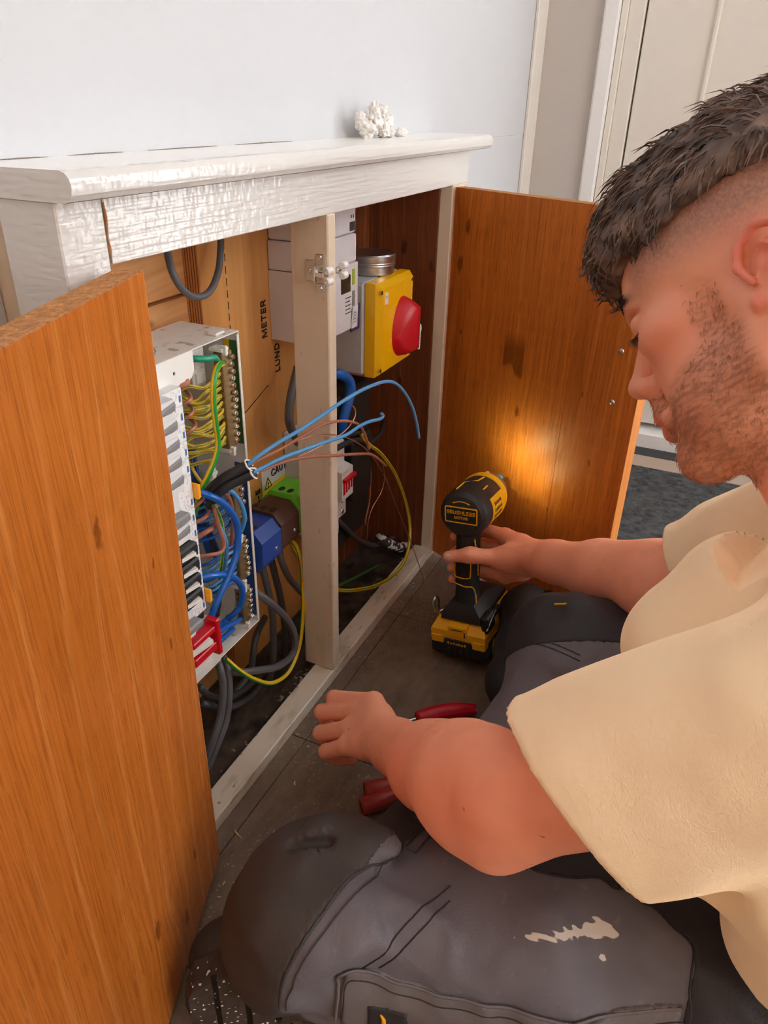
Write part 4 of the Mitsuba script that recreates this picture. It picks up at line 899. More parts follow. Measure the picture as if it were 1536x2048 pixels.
pp('eyelashes', tufts(lash), 'mat_lash', False, kind='stuff')
brow = []
for s in (-1, 1):
    for i in range(170):
        a = RNG.uniform(0, 1); yy_ = .010 + .040 * a; zz_ = .0465 + .004 * math.sin(a * 2.6) - .004 * a * a + RNG.normal(0, .0017)
        o = V(.1015 - 7.5 * max(yy_ - .008, 0) ** 2, s * yy_, zz_)
        t = V(-.002 - .004 * a, s * .006, .003 - .003 * a) + RNG.normal(0, .0008, 3)
        brow.append(blade(H(*o), H(*(o + t * .6 + V(.0008, 0, 0))), H(*(o + t)), .00030))
pp('eyebrows', tufts(brow), 'mat_lash', False, kind='stuff')
# hair: a combed-forward crop, full on top
hair = Solid()
hair.ell(H(-.006, 0, .068), (.106, .082, .098), HR, k=.01)
hair.ell(H(.050, 0, .098), (.062, .066, .058), HR, k=.025)
hair.ell(H(.074, .004, .098), (.031, .052, .024), HR, k=.02)
for s in np.linspace(-.046, .050, 9):
    hair.cap(H(.055, s * .9, .122), H(.0985 - 4.5 * s * s, s, .086 + .003 * math.sin(s * 400)), .014, .0065, k=.010)
base_hair = hair
def hair_f(p, reach=.03):
    d = base_hair(p, reach)
    q = (p - HT) @ HR
    low = .066 + .020 * np.clip(-q[:, 0] * 8, -.3, .8) * 0 - .10 * np.clip(-.02 - q[:, 0], 0, 1) + .012 * np.clip((.06 - q[:, 0]) * 20, 0, 1) * np.clip((.09 - q[:, 0]) * 10, 0, 1)
    low = np.where(q[:, 0] > .055, .070 - .05 * (q[:, 0] - .055), low)
    cut = (low - q[:, 2]) * .9
    if reach < .1:
        m = np.abs(d) < .03
        w = np.stack([q[m, 0] * 26 + 60 * 0, q[m, 1] * 170, q[m, 2] * 40 + q[m, 0] * 40], 1)
        d[m] += .0085 * (meshkit.fbm(w) - .5) + .006 * (meshkit.noise(w * 2.1 + 5) - .5)
        cut[m] += .006 * (meshkit.noise(np.stack([q[m, 0] * 200, q[m, 1] * 200, q[m, 2] * 30], 1)) - .5)
    h = np.clip(.5 + .5 * (d - cut) / .012, 0, 1)
    return cut + (d - cut) * h + .012 * h * (1 - h)
HAIR = surface(hair_f, HT - .2, HT + .22, .0022)
hr_ = pp('hair', HAIR, 'mat_hair', label='dark brown hair, full on top and combed forward')
HQ = (np.asarray(HAIR.vertices) - HT) @ HR
HN = np.asarray(HAIR.vertex_normals) @ HR
sel = np.nonzero((HN[:, 2] > -.35))[0]
str_ = []
for i in RNG.choice(sel, 3400):
    q, n = HQ[i], HN[i]
    fwd = V(1, 0, -.35) if q[0] > -.02 else V(.8, 0, .3)
    if q[2] < .10 and q[0] < .08: fwd = V(.55, 0, -.65)
    t = fwd + RNG.normal(0, .22, 3); t -= n * (t @ n); t /= np.linalg.norm(t) + 1e-9
    L = RNG.uniform(.014, .030)
    str_.append(blade(H(*(q - n * .002)), H(*(q + t * L * .5 + n * .0007)), H(*(q + t * L - n * .0042)), RNG.uniform(.0005, .0013)))
add(hr_ + '__strands', tufts(str_), 'mat_hair', False, kind='stuff')
# short beard hairs standing off the jaw
BV, BN = np.asarray(BODY.vertices), np.asarray(BODY.vertex_normals)
BQ = (BV - HT) @ HR; BNq = BN @ HR
x, y, z = BQ.T
cheek = -.016 - .55 * np.maximum(x - .032, 0)
on = (((z < cheek) & (x > .012 + .10 * (z + .02)) | ((x > .018) & (x < .042) & (z < .016)) | ((z < -.022) & (z > -.040) & (x > .088))) & (z > -.112) & (np.abs(y) < .075) & (x < .115) & ~((np.abs(z + .0465) < .006) & (x > .092) & (np.abs(y) < .022)))
cand = np.nonzero(on)[0]
st_ = []
for i in RNG.choice(cand, 2200):
    q, n = BQ[i], BNq[i]
    t = V(.30, 0, -1.0) + RNG.normal(0, .35, 3); t -= n * (t @ n); t /= np.linalg.norm(t) + 1e-9
    L = RNG.uniform(.003, .0065)
    st_.append(blade(H(*(q - n * .0004)), H(*(q + t * L * .5 + n * .0010)), H(*(q + t * L + n * .0017)), RNG.uniform(.00016, .00028)))
mat('mat_beard', srgb(158, 104, 78), 0.5)
pp('beard', tufts(st_), 'mat_beard', False, kind='stuff', label='short brown beard')

# ---- T-shirt
HEMC, hemn = V(.401, -.386, .304), V(-.437, .579, -.688)
HEM_T = HEMC
shirt = Solid()
shirt.cap(C7 - V(.0, .0, .055), BELLY + V(0, .02, 0), .125, .150, k=.05).cap(BELLY, PELV + V(.0, 0, .03), .150, .165, k=.05)
shirt.cap(SHL + V(.035, -.01, -.005), SHR - V(.035, 0, -.005), .066, .066, k=.05)
shirt.cap(SHL + V(.01, -.005, -.005), SHL + ua * 1.0 + V(0, -.004, .0), .074, .0745, k=.035)
shirt.cap(SHL + V(.0, .0, -.02) + ua * .2, SHL + ua * .78 + V(-.010, -.026, -.024), .062, .052, k=.03)
SRH = SHR + (ELR - SHR) * .98
shirt.cap(SHR - V(.01, 0, 0), SRH + V(.0, .02, 0), .074, .070, k=.04)
shirt.ell((.5599, -.4706, .3741), (.082, .070, .080), k=.03)
shirt.ell((.4124, -.5644, .2683), (.070, .080, .090), k=.05)
shirt.ell((.5303, -.42, .3629), (.046, .040, .040), k=.03)
shirt.cap(C7 - V(0, 0, .04), H(-.022, 0, -.125), .088, .064, k=.03)
inner = Solid()
inner.cap(SHL + ua * .50, ELL + ua * .3, .050, .060)
inner.cap(SHR + ur * .55, ELR + ur * .4, .048, .056)
# neckline: a disc round the neck, the cloth ends where it meets it
NKC = V(.570, -.535, .512); NKN = H(-.01, 0, -.02) - C7; NKN = NKN / np.linalg.norm(NKN)
def folds(p, seed, dirs):
    d = np.zeros(len(p))
    for (dx, dy, dz), fr_, am in dirs:
        u = p @ V(dx, dy, dz)
        w = meshkit.noise(p * 9 + seed) * 1.4 + meshkit.noise(p * 21 + seed + 4) * .35
        d += am * np.sin(u * fr_ + 6.28 * w) * np.clip(meshkit.noise(p * 11 + seed + 9) * 1.9 - .45, 0, 1)
    return d
def shirt_f(p, reach=.03):
    d = shirt(p, reach)
    if reach < .1: d = d + folds(p, 3.0, (((.2, .5, .9), 62, .0042), ((.75, .1, -.5), 85, .0026)))
    d = np.maximum(d, -inner(p, reach))
    d = np.maximum(d, np.where(((p - HEMC) ** 2).sum(1) < .17 ** 2, (p - HEM_T) @ hemn, -1))
    rn = (p - SRH) @ (ur / np.linalg.norm(ur))
    d = np.maximum(d, np.where(((p - SRH) ** 2).sum(1) < .13 ** 2, rn, -1))
    d = np.maximum(d, np.where(((p - NKC) ** 2).sum(1) < .125 ** 2, (p - NKC) @ NKN - .004, -1))
    return d
SHIRT = biggest(surface(shirt_f, (.22, -.84, .03), (.92, -.28, .64), .0032))
relax(SHIRT, 4)
mat('mat_shirt', proc(lambda p, n, uv: mix(srgb(246, 224, 188), srgb(238, 212, 172), fbm(p.x * 30, p.y * 30, p.z * 30))), 0.85, sheen=0.5, bump=lambda p, n, uv: noise(p.x * 1500, p.y * 1500, p.z * 1500) * 0.0003, eps=3e-4)
pp('t_shirt', SHIRT, 'mat_shirt', label='cream cotton T-shirt')
# ---- trousers
HPL, HPR, KNL, KNR, ANL, ANR = V(.490, -.620, .105), V(.720, -.630, .115), V(.350, -.198, .114), V(.716, -.325, .182), V(.740, -.330, .065), V(.455, -.275, .060)
tr = Solid()
tr.ell(PELV + V(0, 0, .0), (.175, .150, .115), k=.04)
tr.cap(HPL, KNL, .098, .068, k=.04).ell(KNL + V(-.002, .004, .0), (.069, .067, .067), k=.03)
tr.cap(HPR, KNR, .100, .066, k=.04).ell(KNR + V(.0, .002, -.004), (.062, .062, .058), k=.03)
tr.cap(KNL + V(.0, .002, -.005), KNL + V(.012, -.012, -.078), .071, .060, k=.03).cap(KNL + V(.03, -.02, -.045), ANL, .062, .052, k=.03)
tr.cap(KNR, ANR, .058, .046, k=.03)
def trousers_f(p, reach=.03):
    d = tr(p, reach)
    if reach < .1: d = d + folds(p, 11.0, (((.5, .5, .4), 55, .0060), ((-.6, .5, .6), 70, .0042))) + .0016 * np.sin(meshkit.noise(p * 30) * 9)
    slit = Solid(); slit.cap(V(.3480, -.1640, .1850), V(.3625, -.1925, .1900), .0055, .0068)
    g = -slit(p, reach); h = np.clip(.5 - .5 * (d - g) / -.004, 0, 1)
    return np.maximum(np.maximum(d, g), .004 - p[:, 2])
TROUSERS = biggest(surface(trousers_f, (.20, -.84, -.01), (.92, -.06, .34), .0034))
relax(TROUSERS, 3)
# paint wiped on the thigh: a dried smear with a shape of its own
SMEAR = [(.3575, -.3587, .1798, .0016), (.3668, -.388, .1889, .0028), (.3821, -.4047, .1833, .0048), (.3917, -.4149, .1822, .0066), (.3930, -.4245, .1817, .0052)]
def trouser_tex(p, n, uv):
    c = mix(srgb(88, 85, 92), srgb(104, 99, 103), fbm(p.x * 30, p.y * 30, p.z * 30)) + mi.Color3f(.5) * 0.04 * smoothstep(.86, .93, noise(p.x * 140, p.y * 140, p.z * 140))
    k = mi.Float(0)
    for (ax, ay, az, ra), (bx, by, bz, rb) in zip(SMEAR[:-1], SMEAR[1:]):
        dx, dy, dz = bx - ax, by - ay, bz - az; L = dx * dx + dy * dy + dz * dz
        t_ = dr.clip(((p.x - ax) * dx + (p.y - ay) * dy + (p.z - az) * dz) / L, 0, 1)
        d = dr.sqrt(dr.square(p.x - ax - t_ * dx) + dr.square(p.y - ay - t_ * dy) + dr.square(p.z - az - t_ * dz)) + (noise(p.x * 320, p.y * 130, p.z * 320) - .5) * .008
        k = dr.maximum(k, smoothstep(0, -.0012, d - (ra + (rb - ra) * t_)))
    for bx, by, bz, r in ((.3783, -.4237, .1696, .0026), (.380, -.435, .163, .0014), (.3950, -.3900, .1900, .0013), (.372, -.466, .150, .0012)):
        d = dr.sqrt(dr.square(p.x - bx) + dr.square(p.y - by) + dr.square(p.z - bz)) + (noise(p.x * 600, p.y * 600, p.z * 600) - .5) * .0015
        k = dr.maximum(k, smoothstep(.0004, -.0004, d - r))
    return mix(c, srgb(214, 206, 194), .9 * k)
CLOTH = dict(rough=0.6, sheen=0.4, bump=lambda p, n, uv: noise(p.x * 1400, p.y * 1400, p.z * 1400) * 0.0004, eps=3e-4)
mat('mat_trousers', proc(trouser_tex), **CLOTH)
mat('mat_panel', proc(lambda p, n, uv: mix(srgb(48, 44, 43), srgb(62, 57, 54), fbm(p.x * 40, p.y * 40, p.z * 40))), **CLOTH)
mat('mat_panel_dark', srgb(40, 38, 42), **CLOTH)
mat('mat_pocket', proc(lambda p, n, uv: mix(srgb(94, 88, 90), srgb(106, 99, 99), fbm(p.x * 40, p.y * 40, p.z * 40))), **CLOTH)
mat('mat_thread', srgb(40, 36, 38), 0.7)
trs = pp('trousers', TROUSERS, 'mat_trousers', label='dark grey work trousers')
TV, TF, TN = np.asarray(TROUSERS.vertices), np.asarray(TROUSERS.faces), np.asarray(TROUSERS.vertex_normals)
import scipy.spatial
TKD = scipy.spatial.cKDTree(TV)
def on_cloth(pts, off=.0004, n=10):
    c = curve(pts, n); i = TKD.query(c)[1]
    return c - TN[i] * ((c - TV[i]) * TN[i]).sum(1)[:, None] + TN[i] * off
def tp(name, mesh, m, smooth=True, **kw): return add(trs + '__' + name, mesh, m, smooth, **kw)
def shell(mask, off):
    """a second layer of cloth lying on the first where mask says"""
    s = mask
    sg_ = s[TF] > 0; n_ = sg_.sum(1)
    pos, nor, f = [TV], [TN], [TF[n_ == 3]]
    base = len(TV)
    for want in (1, 2):
        t = TF[n_ == want]; g = sg_[n_ == want]
        odd = np.argmax(g if want == 1 else ~g, 1); r = np.arange(len(t))
        a, b, c = t[r, odd], t[r, (odd + 1) % 3], t[r, (odd + 2) % 3]
        out = []
        for q in (b, c):
            w = (s[a] / (s[a] - s[q]))[:, None]
            pos.append(TV[a] + (TV[q] - TV[a]) * w); nor.append(TN[a] + (TN[q] - TN[a]) * w); out.append(base + r); base += len(r)
        f += [np.stack([a, out[0], out[1]], 1)] if want == 1 else [np.stack([out[0], b, c], 1), np.stack([out[0], c, out[1]], 1)]
    P_, N_ = np.vstack(pos), np.vstack(nor)
    f = np.vstack(f)
    key = np.unique(np.round(P_, 6), axis=0, return_inverse=True)[1].ravel()
    first = np.zeros(key.max() + 1, int); first[key] = np.arange(len(key)); f = first[key][f]
    u, inv = np.unique(f, return_inverse=True)
    f = inv.reshape(-1, 3)
    e = np.sort(np.vstack([f[:, [0, 1]], f[:, [1, 2]], f[:, [2, 0]]]), 1)
    q, c = np.unique(e, axis=0, return_counts=True)
    rim = np.unique(q[c == 1])
    h = np.full(len(u), off); h[rim] = -.0008
    v = P_[u] + N_[u] * h[:, None]
    return trimesh.Trimesh(v, f, process=False)
SEAMS = dict(A=[(.262, -.2035, .120), (.267, -.2044, .1443), (.2828, -.2097, .1654), (.307, -.2173, .1806), (.3453, -.2268, .185), (.4029, -.244, .175), (.43, -.252, .15)], A2=[(.2640, -.208, .118), (.2673, -.2087, .1341), (.2892, -.2199, .1708), (.3339, -.2344, .1824), (.3944, -.255, .1817), (.43, -.264, .155)],
             B=[(.2997, -.2572, .1459), (.3333, -.2764, .1713), (.3772, -.2982, .1814)], B2=[(.3047, -.2682, .1463), (.3355, -.2893, .1713), (.3656, -.3026, .179)],
             D=[(.4109, -.3571, .1888), (.4158, -.385, .1943), (.4252, -.4078, .1964), (.4225, -.4214, .1939), (.429, -.4313, .1903), (.421, -.4416, .1893), (.4204, -.4523, .1877), (.4117, -.4669, .1858), (.405, -.4828, .1828), (.3833, -.4874, .1681), (.3701, -.4917, .1517), (.365, -.492, .12)],
             R=[(.6809, -.2681, .2085), (.6651, -.3045, .226), (.6556, -.339, .2283)], R2=[(.677, -.2705, .2025), (.6606, -.3065, .2195), (.651, -.341, .2220)])
for k, pts in SEAMS.items():
    tp('seam', tube(on_cloth(pts, .0012 if k in 'AA2' else .0004), .0010 if k in ('A', 'D') else .0006, 5, spline=False)[0], 'mat_thread' if k != 'A' else 'mat_panel')
nrm = np.linalg.svd(np.array(SEAMS['A'][1:6]) - np.mean(SEAMS['A'][1:6], 0))[2][2]; nrm = nrm * np.sign(nrm[1])
side_ = (TV - np.mean(SEAMS['A'][1:6], 0)) @ nrm
tp('knee_panel', shell(np.minimum.reduce([side_, .21 - np.linalg.norm(TV - KNL, axis=1), TV[:, 2] - .012, .52 - TV[:, 0] - TV[:, 1] * 0]), .0013), 'mat_panel', label='darker knee panel')
yy_ = TV[:, 1]
dx_ = np.interp(-yy_, [.340, .357, .385, .408, .421, .431, .442, .452, .467, .483, .4874, .4917], [.40, .411, .416, .425, .4225, .429, .421, .4204, .4117, .405, .383, .30])
rn_ = np.array([.80, .30, .52]); rs_ = (TV - np.mean(SEAMS['R'], 0)) @ rn_
tp('knee_panel', shell(np.minimum.reduce([rs_, .19 - np.linalg.norm(TV - KNR, axis=1), TV[:, 1] + .47, TV[:, 0] - .60]), .0013), 'mat_panel_dark', label='black knee panel')
tp('hip_panel', shell(np.minimum.reduce([TV[:, 0] - dx_, -.345 - yy_, yy_ + .75, .60 - TV[:, 0], TV[:, 2] - .06]), .0008), 'mat_panel_dark', label='black hip panel')
ptop = np.interp(-yy_, [.2387, .282, .3237, .3792, .4275, .4851], [.1478, .1395, .1382, .1407, .1409, .1567])
axx = HPL[0] + (KNL[0] - HPL[0]) * (yy_ - HPL[1]) / (KNL[1] - HPL[1])
tp('pocket', shell(np.minimum.reduce([-.243 - yy_, yy_ + .486, ptop - TV[:, 2], TV[:, 2] - .030, axx - TV[:, 0]]), .0026), 'mat_pocket', label='thigh pocket')
PE = [(.2851, -.2395, .0862), (.2848, -.2428, .1222), (.2933, -.2451, .1468), (.3059, -.282, .1395), (.3168, -.3237, .1382), (.3316, -.3792, .1407), (.3503, -.4275, .1409), (.3725, -.4851, .1567)]
tp('pocket_hem', tube(on_cloth(PE, .0022), .0014, 6, spline=False)[0], 'mat_pocket')
tp('seam', tube(on_cloth([(a + .001, b - .004, c - .010) for a, b, c in PE], .0028), .0005, 5, spline=False)[0], 'mat_thread')
pt = tp('patch', shell(np.minimum.reduce([-.262 - yy_, yy_ + .295, .1165 - TV[:, 2], TV[:, 2] - .055, axx - TV[:, 0]]), .0038), 'mat_panel_dark', label='small dark cloth patch')
add(pt + '__emblem', tube(on_cloth([(.3010, -.2735, .108), (.3005, -.2765, .100), (.304, -.2745, .088), (.308, -.272, .078)], .0042), [.0007, .0018, .0022, .0012], 6, spline=False)[0], 'mat_tool_yellow', label='yellow stroke of the emblem')
tp('tab', moved(box(-.007, .007, -.0006, .0006, -.0012, .0012, .0004), rot([0, 0, 1], -60), (.6985, -.3040, .2560)), 'mat_tool_yellow', label='tiny orange tab')

# ---- boots
def boot(key, o, X, up, label, m_up, m_sole, sc=1.0):
    R = np.stack([np.asarray(X) / np.linalg.norm(X), np.cross(up, X) / np.linalg.norm(np.cross(up, X)), np.zeros(3)], 1)
    R[:, 2] = np.cross(R[:, 0], R[:, 1])
    b = Solid()
    L = lambda x, y, z: V(x, y, z)
    b.cap(L(.03, 0, .045), L(.10, 0, .048), .034, .038, k=.02).cap(L(.10, 0, .045), L(.205, .004, .038), .040, .036, k=.02).cap(L(.025, 0, .05), L(.03, 0, .065), .038, .038, k=.03).ell(L(.215, .004, .040), (.040, .043, .032), k=.015)
    f = lambda p, reach=.03: np.maximum(b(p, reach), .020 - p[:, 2])
    m = surface(f, (-.07, -.07, 0), (.28, .07, .18), .004)
    k = pp(key, moved(m, R, o, sc), m_up, label=label)
    out = sg.Polygon([(-.012 + .0, -.030), (.05, -.033), (.11, -.036), (.18, -.047), (.225, -.043), (.252, -.020), (.256, .005), (.245, .032), (.21, .047), (.15, .044), (.08, .033), (.02, .033), (-.012, .030), (-.022, 0)]).buffer(.006, 4).buffer(-.004, 4)
    s_ = add(k + '__sole', moved(extrude(out, .022), R, np.asarray(o), sc), m_sole)
    for i in range(9):
        x = .002 + i * .0285
        g = sg.box(x, -.06, x + .0225, .06).intersection(out.buffer(.002))
        if g.is_empty or not hasattr(g, 'exterior'): continue
        add(s_ + '__lug', moved(extrude(g, .009), R, np.asarray(o) + sc * (R @ V(0, 0, -.0088)), sc), m_sole)
    return k
mat('mat_boot', srgb(52, 48, 44), 0.6, bump=lambda p, n, uv: fbm(p.x * 300, p.y * 300, p.z * 300) * 0.0006, eps=4e-4)
mat('mat_boot_black', srgb(34, 34, 36), 0.6)
mat('mat_sole', proc(lambda p, n, uv: mix(mix(srgb(46, 38, 32), srgb(70, 58, 48), fbm(p.x * 90, p.y * 90, p.z * 90)), srgb(206, 196, 170), smoothstep(.80, .84, noise(p.x * 330, p.y * 330, p.z * 330)))), 0.8)
boot('boot', V(.396, -.292, .047), V(-.60, .80, .0), V(.80, .60, -.03), 'work boot with a speckled ribbed sole', 'mat_boot', 'mat_sole', .9)
boot('boot', V(.735, -.318, .050), V(.95, .30, .0), V(-.30, .80, .52), 'black boot under the far knee', 'mat_boot_black', 'mat_boot_black')

# ---------------------------------------------------------------- the driver
mat('mat_tool_black', srgb(38, 37, 37), 0.5, bump=lambda p, n, uv: noise(p.x * 1200, p.y * 1200, p.z * 1200) * 0.0002, eps=3e-4)
mat('mat_tool_rubber', srgb(26, 25, 25), 0.6)
mat('mat_tool_yellow', srgb(236, 172, 16), 0.42)
mat('mat_tool_grey', srgb(96, 88, 82), 0.45)
mat('mat_bit_blue', srgb(60, 150, 190), 0.3, metallic=0.6)
dv = thing('impact_driver', 'black and yellow cordless impact driver standing on its battery, driving into the open door', 'drill')
AX = np.array([[0, 0, 1], [1, 0, 0], [0, 1, 0]], float)         # a lathe's z becomes the tool's x
HEADS = ('motor_housing', 'yellow_ring', 'nose', 'side_panel', 'top_line', 'badge', 'vent')
def fat(mesh): return moved(mesh, np.diag([1.0, 1.10, 1.10]), (0, 0, -.003))      # the motor end
def dq(name, mesh, m, smooth=30, **kw): return add(dv + '__' + name, moved(fat(mesh) if name.startswith(HEADS) else mesh, DR, DT), m, smooth, **kw)
dq('motor_housing', moved(lathe([(0, -.004), (.019, -.004), (.0265, -.002), (.0310, .003), (.0325, .010), (.0325, .034), (.0331, .036), (.0322, .060), (.0305, .078)], 48), AX), 'mat_tool_black')
dq('yellow_ring', moved(lathe([(.0300, .073), (.0322, .074), (.0325, .080), (.0315, .0875), (.0290, .0885)], 48), AX), 'mat_tool_yellow')
dq('nose', moved(lathe([(.0285, .087), (.0282, .094), (.0262, .104), (.0225, .113), (.0180, .118), (.0125, .120)], 40), AX), 'mat_tool_grey')
dq('chuck', moved(lathe([(.0125, .119), (.0120, .120), (.0115, .130), (.0095, .1325), (.005, .133)], 28), AX), 'mat_tool_black')
dq('bit', moved(lathe([(.0050, .132), (.0062, .134), (.0062, .139), (.0052, .1405), (.0052, .146), (.0060, .147), (.0060, .152), (.0045, .154), (.0025, .160), (0, .160)], 12), AX), 'mat_bit_blue', label='blue screwdriver bit')
# yellow side panels with black lettering, top spine
def band(x0, x1, a0, a1, r, t, n=14):
    a = np.radians(np.linspace(a0, a1, n))
    return hull_strip([(x, r0 * math.cos(q), r0 * math.sin(q)) for q in a for x in (x0, x1) for r0 in (r, r + t)], n)
def hull_strip(p, n):
    p = np.array(p).reshape(n, 4, 3); f = []
    for i in range(n - 1):
        a, b = i * 4, (i + 1) * 4
        for u, v in ((0, 1), (1, 3), (3, 2), (2, 0)): f += [(a + u, a + v, b + v), (a + u, b + v, b + u)]
    f += [(0, 1, 3), (0, 3, 2)]; e = (n - 1) * 4; f += [(e, e + 3, e + 1), (e, e + 2, e + 3)]
    m = trimesh.Trimesh(p.reshape(-1, 3), f, process=False); m.fix_normals(); return m
sp = dq('side_panel', band(.026, .076, 148, 232, .0322, .0010), 'mat_tool_yellow')
dq('side_panel', band(.026, .076, -52, 32, .0322, .0010), 'mat_tool_yellow')
for k, (z, w) in enumerate(((.008, .026), (.0, .034), (-.008, .030), (-.016, .022))):
    a = math.degrees(math.asin(z / .031))
    for j in range(6 - k % 2):
        x0 = .034 + j * w / 6
        add(sp + '__printed_mark', moved(fat(band(x0, x0 + w / 6 * .6, 180 - a - 4, 180 - a + 4, 0.0331, .0003, 4)), DR, DT), 'mat_tool_black', False)
dq('top_line', join(tube([(.012, .012, .0308), (.040, .012, .0306), (.048, -.004, .0325), (.066, -.006, .0318)], .0011, 6, 4, spline=False)[0], tube([(.03, -.0175, .0280), (.046, -.0175, .0280)], .0011, 6, 3, spline=False)[0]), 'mat_tool_yellow')
# end cap plate: BRUSHLESS MOTOR
BK = np.array([[0, 0, -1], [-1, 0, 0], [0, 1, 0]], float)       # text x -> -y, text y -> z, text z -> -x
rr = sg.box(-.0200, -.0090, .0200, .0090).buffer(.002, 6)
dq('badge_frame', moved(extrude(rr.difference(rr.buffer(-.0014)), .0012), BK, (-.0040, 0, .002)), 'mat_tool_yellow', False)
dq('badge', moved(extrude(rr.buffer(-.0012), .0006), BK, (-.0040, 0, .002)), 'mat_tool_rubber', False)
dq('badge_lettering', join(moved(text('BRUSHLESS', .0049), BK, (-.0048, 0, .0055)), moved(text('MOTOR', .0036), BK, (-.0048, 0, -.0015))), 'mat_tool_yellow', False)
for s in (1, -1):
    cr = sg.Point(0, 0).buffer(.0245, 32).intersection(sg.box(-.012, .0135, .012, .03)).difference(sg.Point(0, .0152).buffer(.0035)).buffer(-.0006)
    cr = sg.Polygon([(-.0125, .0165), (-.006, .0192), (0, .0200), (.006, .0192), (.0125, .0165), (.004, .0150), (0, .0165), (-.004, .0150)])
    dq('vent_crescent', moved(moved(extrude(cr, .0012), np.diag([1, s, 1.0]) if s > 0 else rot([0, 0, 1], 180)), BK, (-.0026, 0, .001)), 'mat_tool_yellow', False)
# grip
def ring_(cx, z, rx, ry, n=20, tilt=0.0): return [(cx + rx * math.cos(a), ry * math.sin(a), z + tilt * math.cos(a)) for a in np.linspace(0, 2 * np.pi, n + 1)[:-1]]
def loft(rings):
    n = len(rings[0]); v = np.array([p for r in rings for p in r] + [np.mean(rings[0], 0), np.mean(rings[-1], 0)]); f = []
    for i in range(len(rings) - 1):
        for j in range(n):
            a, b, c, d = i * n + j, i * n + (j + 1) % n, (i + 1) * n + (j + 1) % n, (i + 1) * n + j
            f += [(a, b, c), (a, c, d)]
    e = len(rings) * n
    for j in range(n): f += [(e, (j + 1) % n, j), (e + 1, (len(rings) - 1) * n + j, (len(rings) - 1) * n + (j + 1) % n)]
    m = trimesh.Trimesh(v, f, process=False); m.fix_normals(); return m
dq('grip', loft([ring_(.026, -.018, .026, .0180), ring_(.024, -.032, .0235, .0170), ring_(.021, -.055, .0225, .0165), ring_(.019, -.085, .0220, .0168), ring_(.017, -.115, .0215, .0168), ring_(.016, -.140, .0225, .0175), ring_(.018, -.152, .0255, .0195)]), 'mat_tool_rubber', 40)
dq('trigger', hull([(x, y, z) for x, z in ((.044, -.028), (.053, -.032), (.052, -.052), (.042, -.058)) for y in (-.008, .008)]), 'mat_tool_black')
for loop in ([(-.0008, .0125, -.058), (-.0030, .0125, -.092), (-.0040, .010, -.098), (-.0046, 0, -.0995), (-.0040, -.010, -.098), (-.0030, -.0125, -.092), (-.0008, -.0125, -.058)],
             [(-.0035, .0145, -.108), (-.0050, .006, -.110), (-.0052, -.006, -.112), (-.0015, -.0150, -.113), (.004, -.0178, -.128), (.004, -.0182, -.150)]):
    dq('grip_line', tube(loop, .0009, 6, 5)[0], 'mat_tool_yellow')
dq('side_line', tube([(.006, -.0158, -.040), (.012, -.0175, -.075), (.014, -.0175, -.1)], .0011, 6, 5)[0], 'mat_tool_yellow')
# foot, clip, hook, battery
dq('foot', hull([(x, y, z) for x, y, z in ((-.006, .018, -.140), (-.006, -.018, -.140), (.044, .018, -.140), (.044, -.018, -.140))] + [(x, y, z) for x in (-.012, .098) for y in (-.031, .031) for z in (-.158, -.168)] + [(x, y, -.152) for x in (-.008, .09) for y in (-.025, .025)]), 'mat_tool_black', 30)
dq('bit_clip', join(box(-.012, .020, -.0425, -.031, -.182, -.154, .003), box(.018, .05, -.040, -.032, -.172, -.162, .002)), 'mat_tool_rubber', False)
dq('bit_clip_line', tube([(-.0126, -.041, -.174), (.0, -.0432, -.162), (.018, -.0432, -.154)], .0008, 6, 3)[0], 'mat_steel')
def wide(mesh): return moved(mesh, np.diag([1.04, 1.10, 1.0]), (-.004, .002, 0))
bt = dq('battery', wide(hull([(x, y, z) for x in (-.014, .106) for y in (-.0385, .0385) for z in (-.202, -.222)] + [(x, y, -.231) for x in (-.006, .098) for y in (-.032, .032)] + [(x, y, -.192) for x in (-.012, .1) for y in (-.036, .036)])), 'mat_tool_rubber', False, label='slide-on battery pack')
def bq(name, mesh, m, **kw): return add(bt + '__' + name, moved(wide(mesh), DR, DT), m, False, **kw)
bq('yellow_top', join(hull([(x, y, z) for x in (-.0145, .1065) for y in (-.039, .039) for z in (-.184, -.199)] + [(x, y, -.172) for x in (-.004, .1) for y in (-.034, .034)] + [(x, y, -.166) for x in (.004, .1) for y in (-.030, .030)]), box(-.0155, .0, -.039, -.020, -.207, -.192, .002), box(-.0155, .0, .020, .039, -.207, -.192, .002)), 'mat_tool_yellow', label='yellow battery top')
lt = bq('latch', hull([(-.0175, y, z) for y in (-.013, .013) for z in (-.174, -.189)] + [(-.002, y, z) for y in (-.014, .014) for z in (-.169, -.191)]), 'mat_tool_yellow', label='yellow release latch')
add(lt + '__slot', moved(wide(join(box(-.0180, -.0172, -.008, .008, -.1785, -.177, .0001), box(-.0180, -.0172, -.0118, -.0100, -.188, -.180, .0001))), DR, DT), 'mat_tool_black', False)
rp = bq('rating_plate', box(-.0160, -.010, -.0195, .0195, -.2085, -.196, .001), 'mat_tool_black')
for k in range(7): add(rp + '__printed_mark', moved(wide(box(-.0163, -.0158, .012 - .004 * k, .0145 - .004 * k, -.2045, -.2010 - .001 * (k % 2), .0001)), DR, DT), 'mat_tool_yellow', False)
for k in range(4): bq('rib', box(-.0156, -.010, -.016 + .009 * k, -.0125 + .009 * k, -.226, -.2105, .001), 'mat_tool_black')
for k in range(5):
    bq('side_mark', hull([(.012 + .016 * k, -.0389, -.214), (.020 + .016 * k, -.0389, -.214), (.018 + .016 * k, -.0389, -.204), (.026 + .016 * k, -.0389, -.204), (.02 + .016 * k, -.0384, -.208)]), 'mat_tool_yellow')
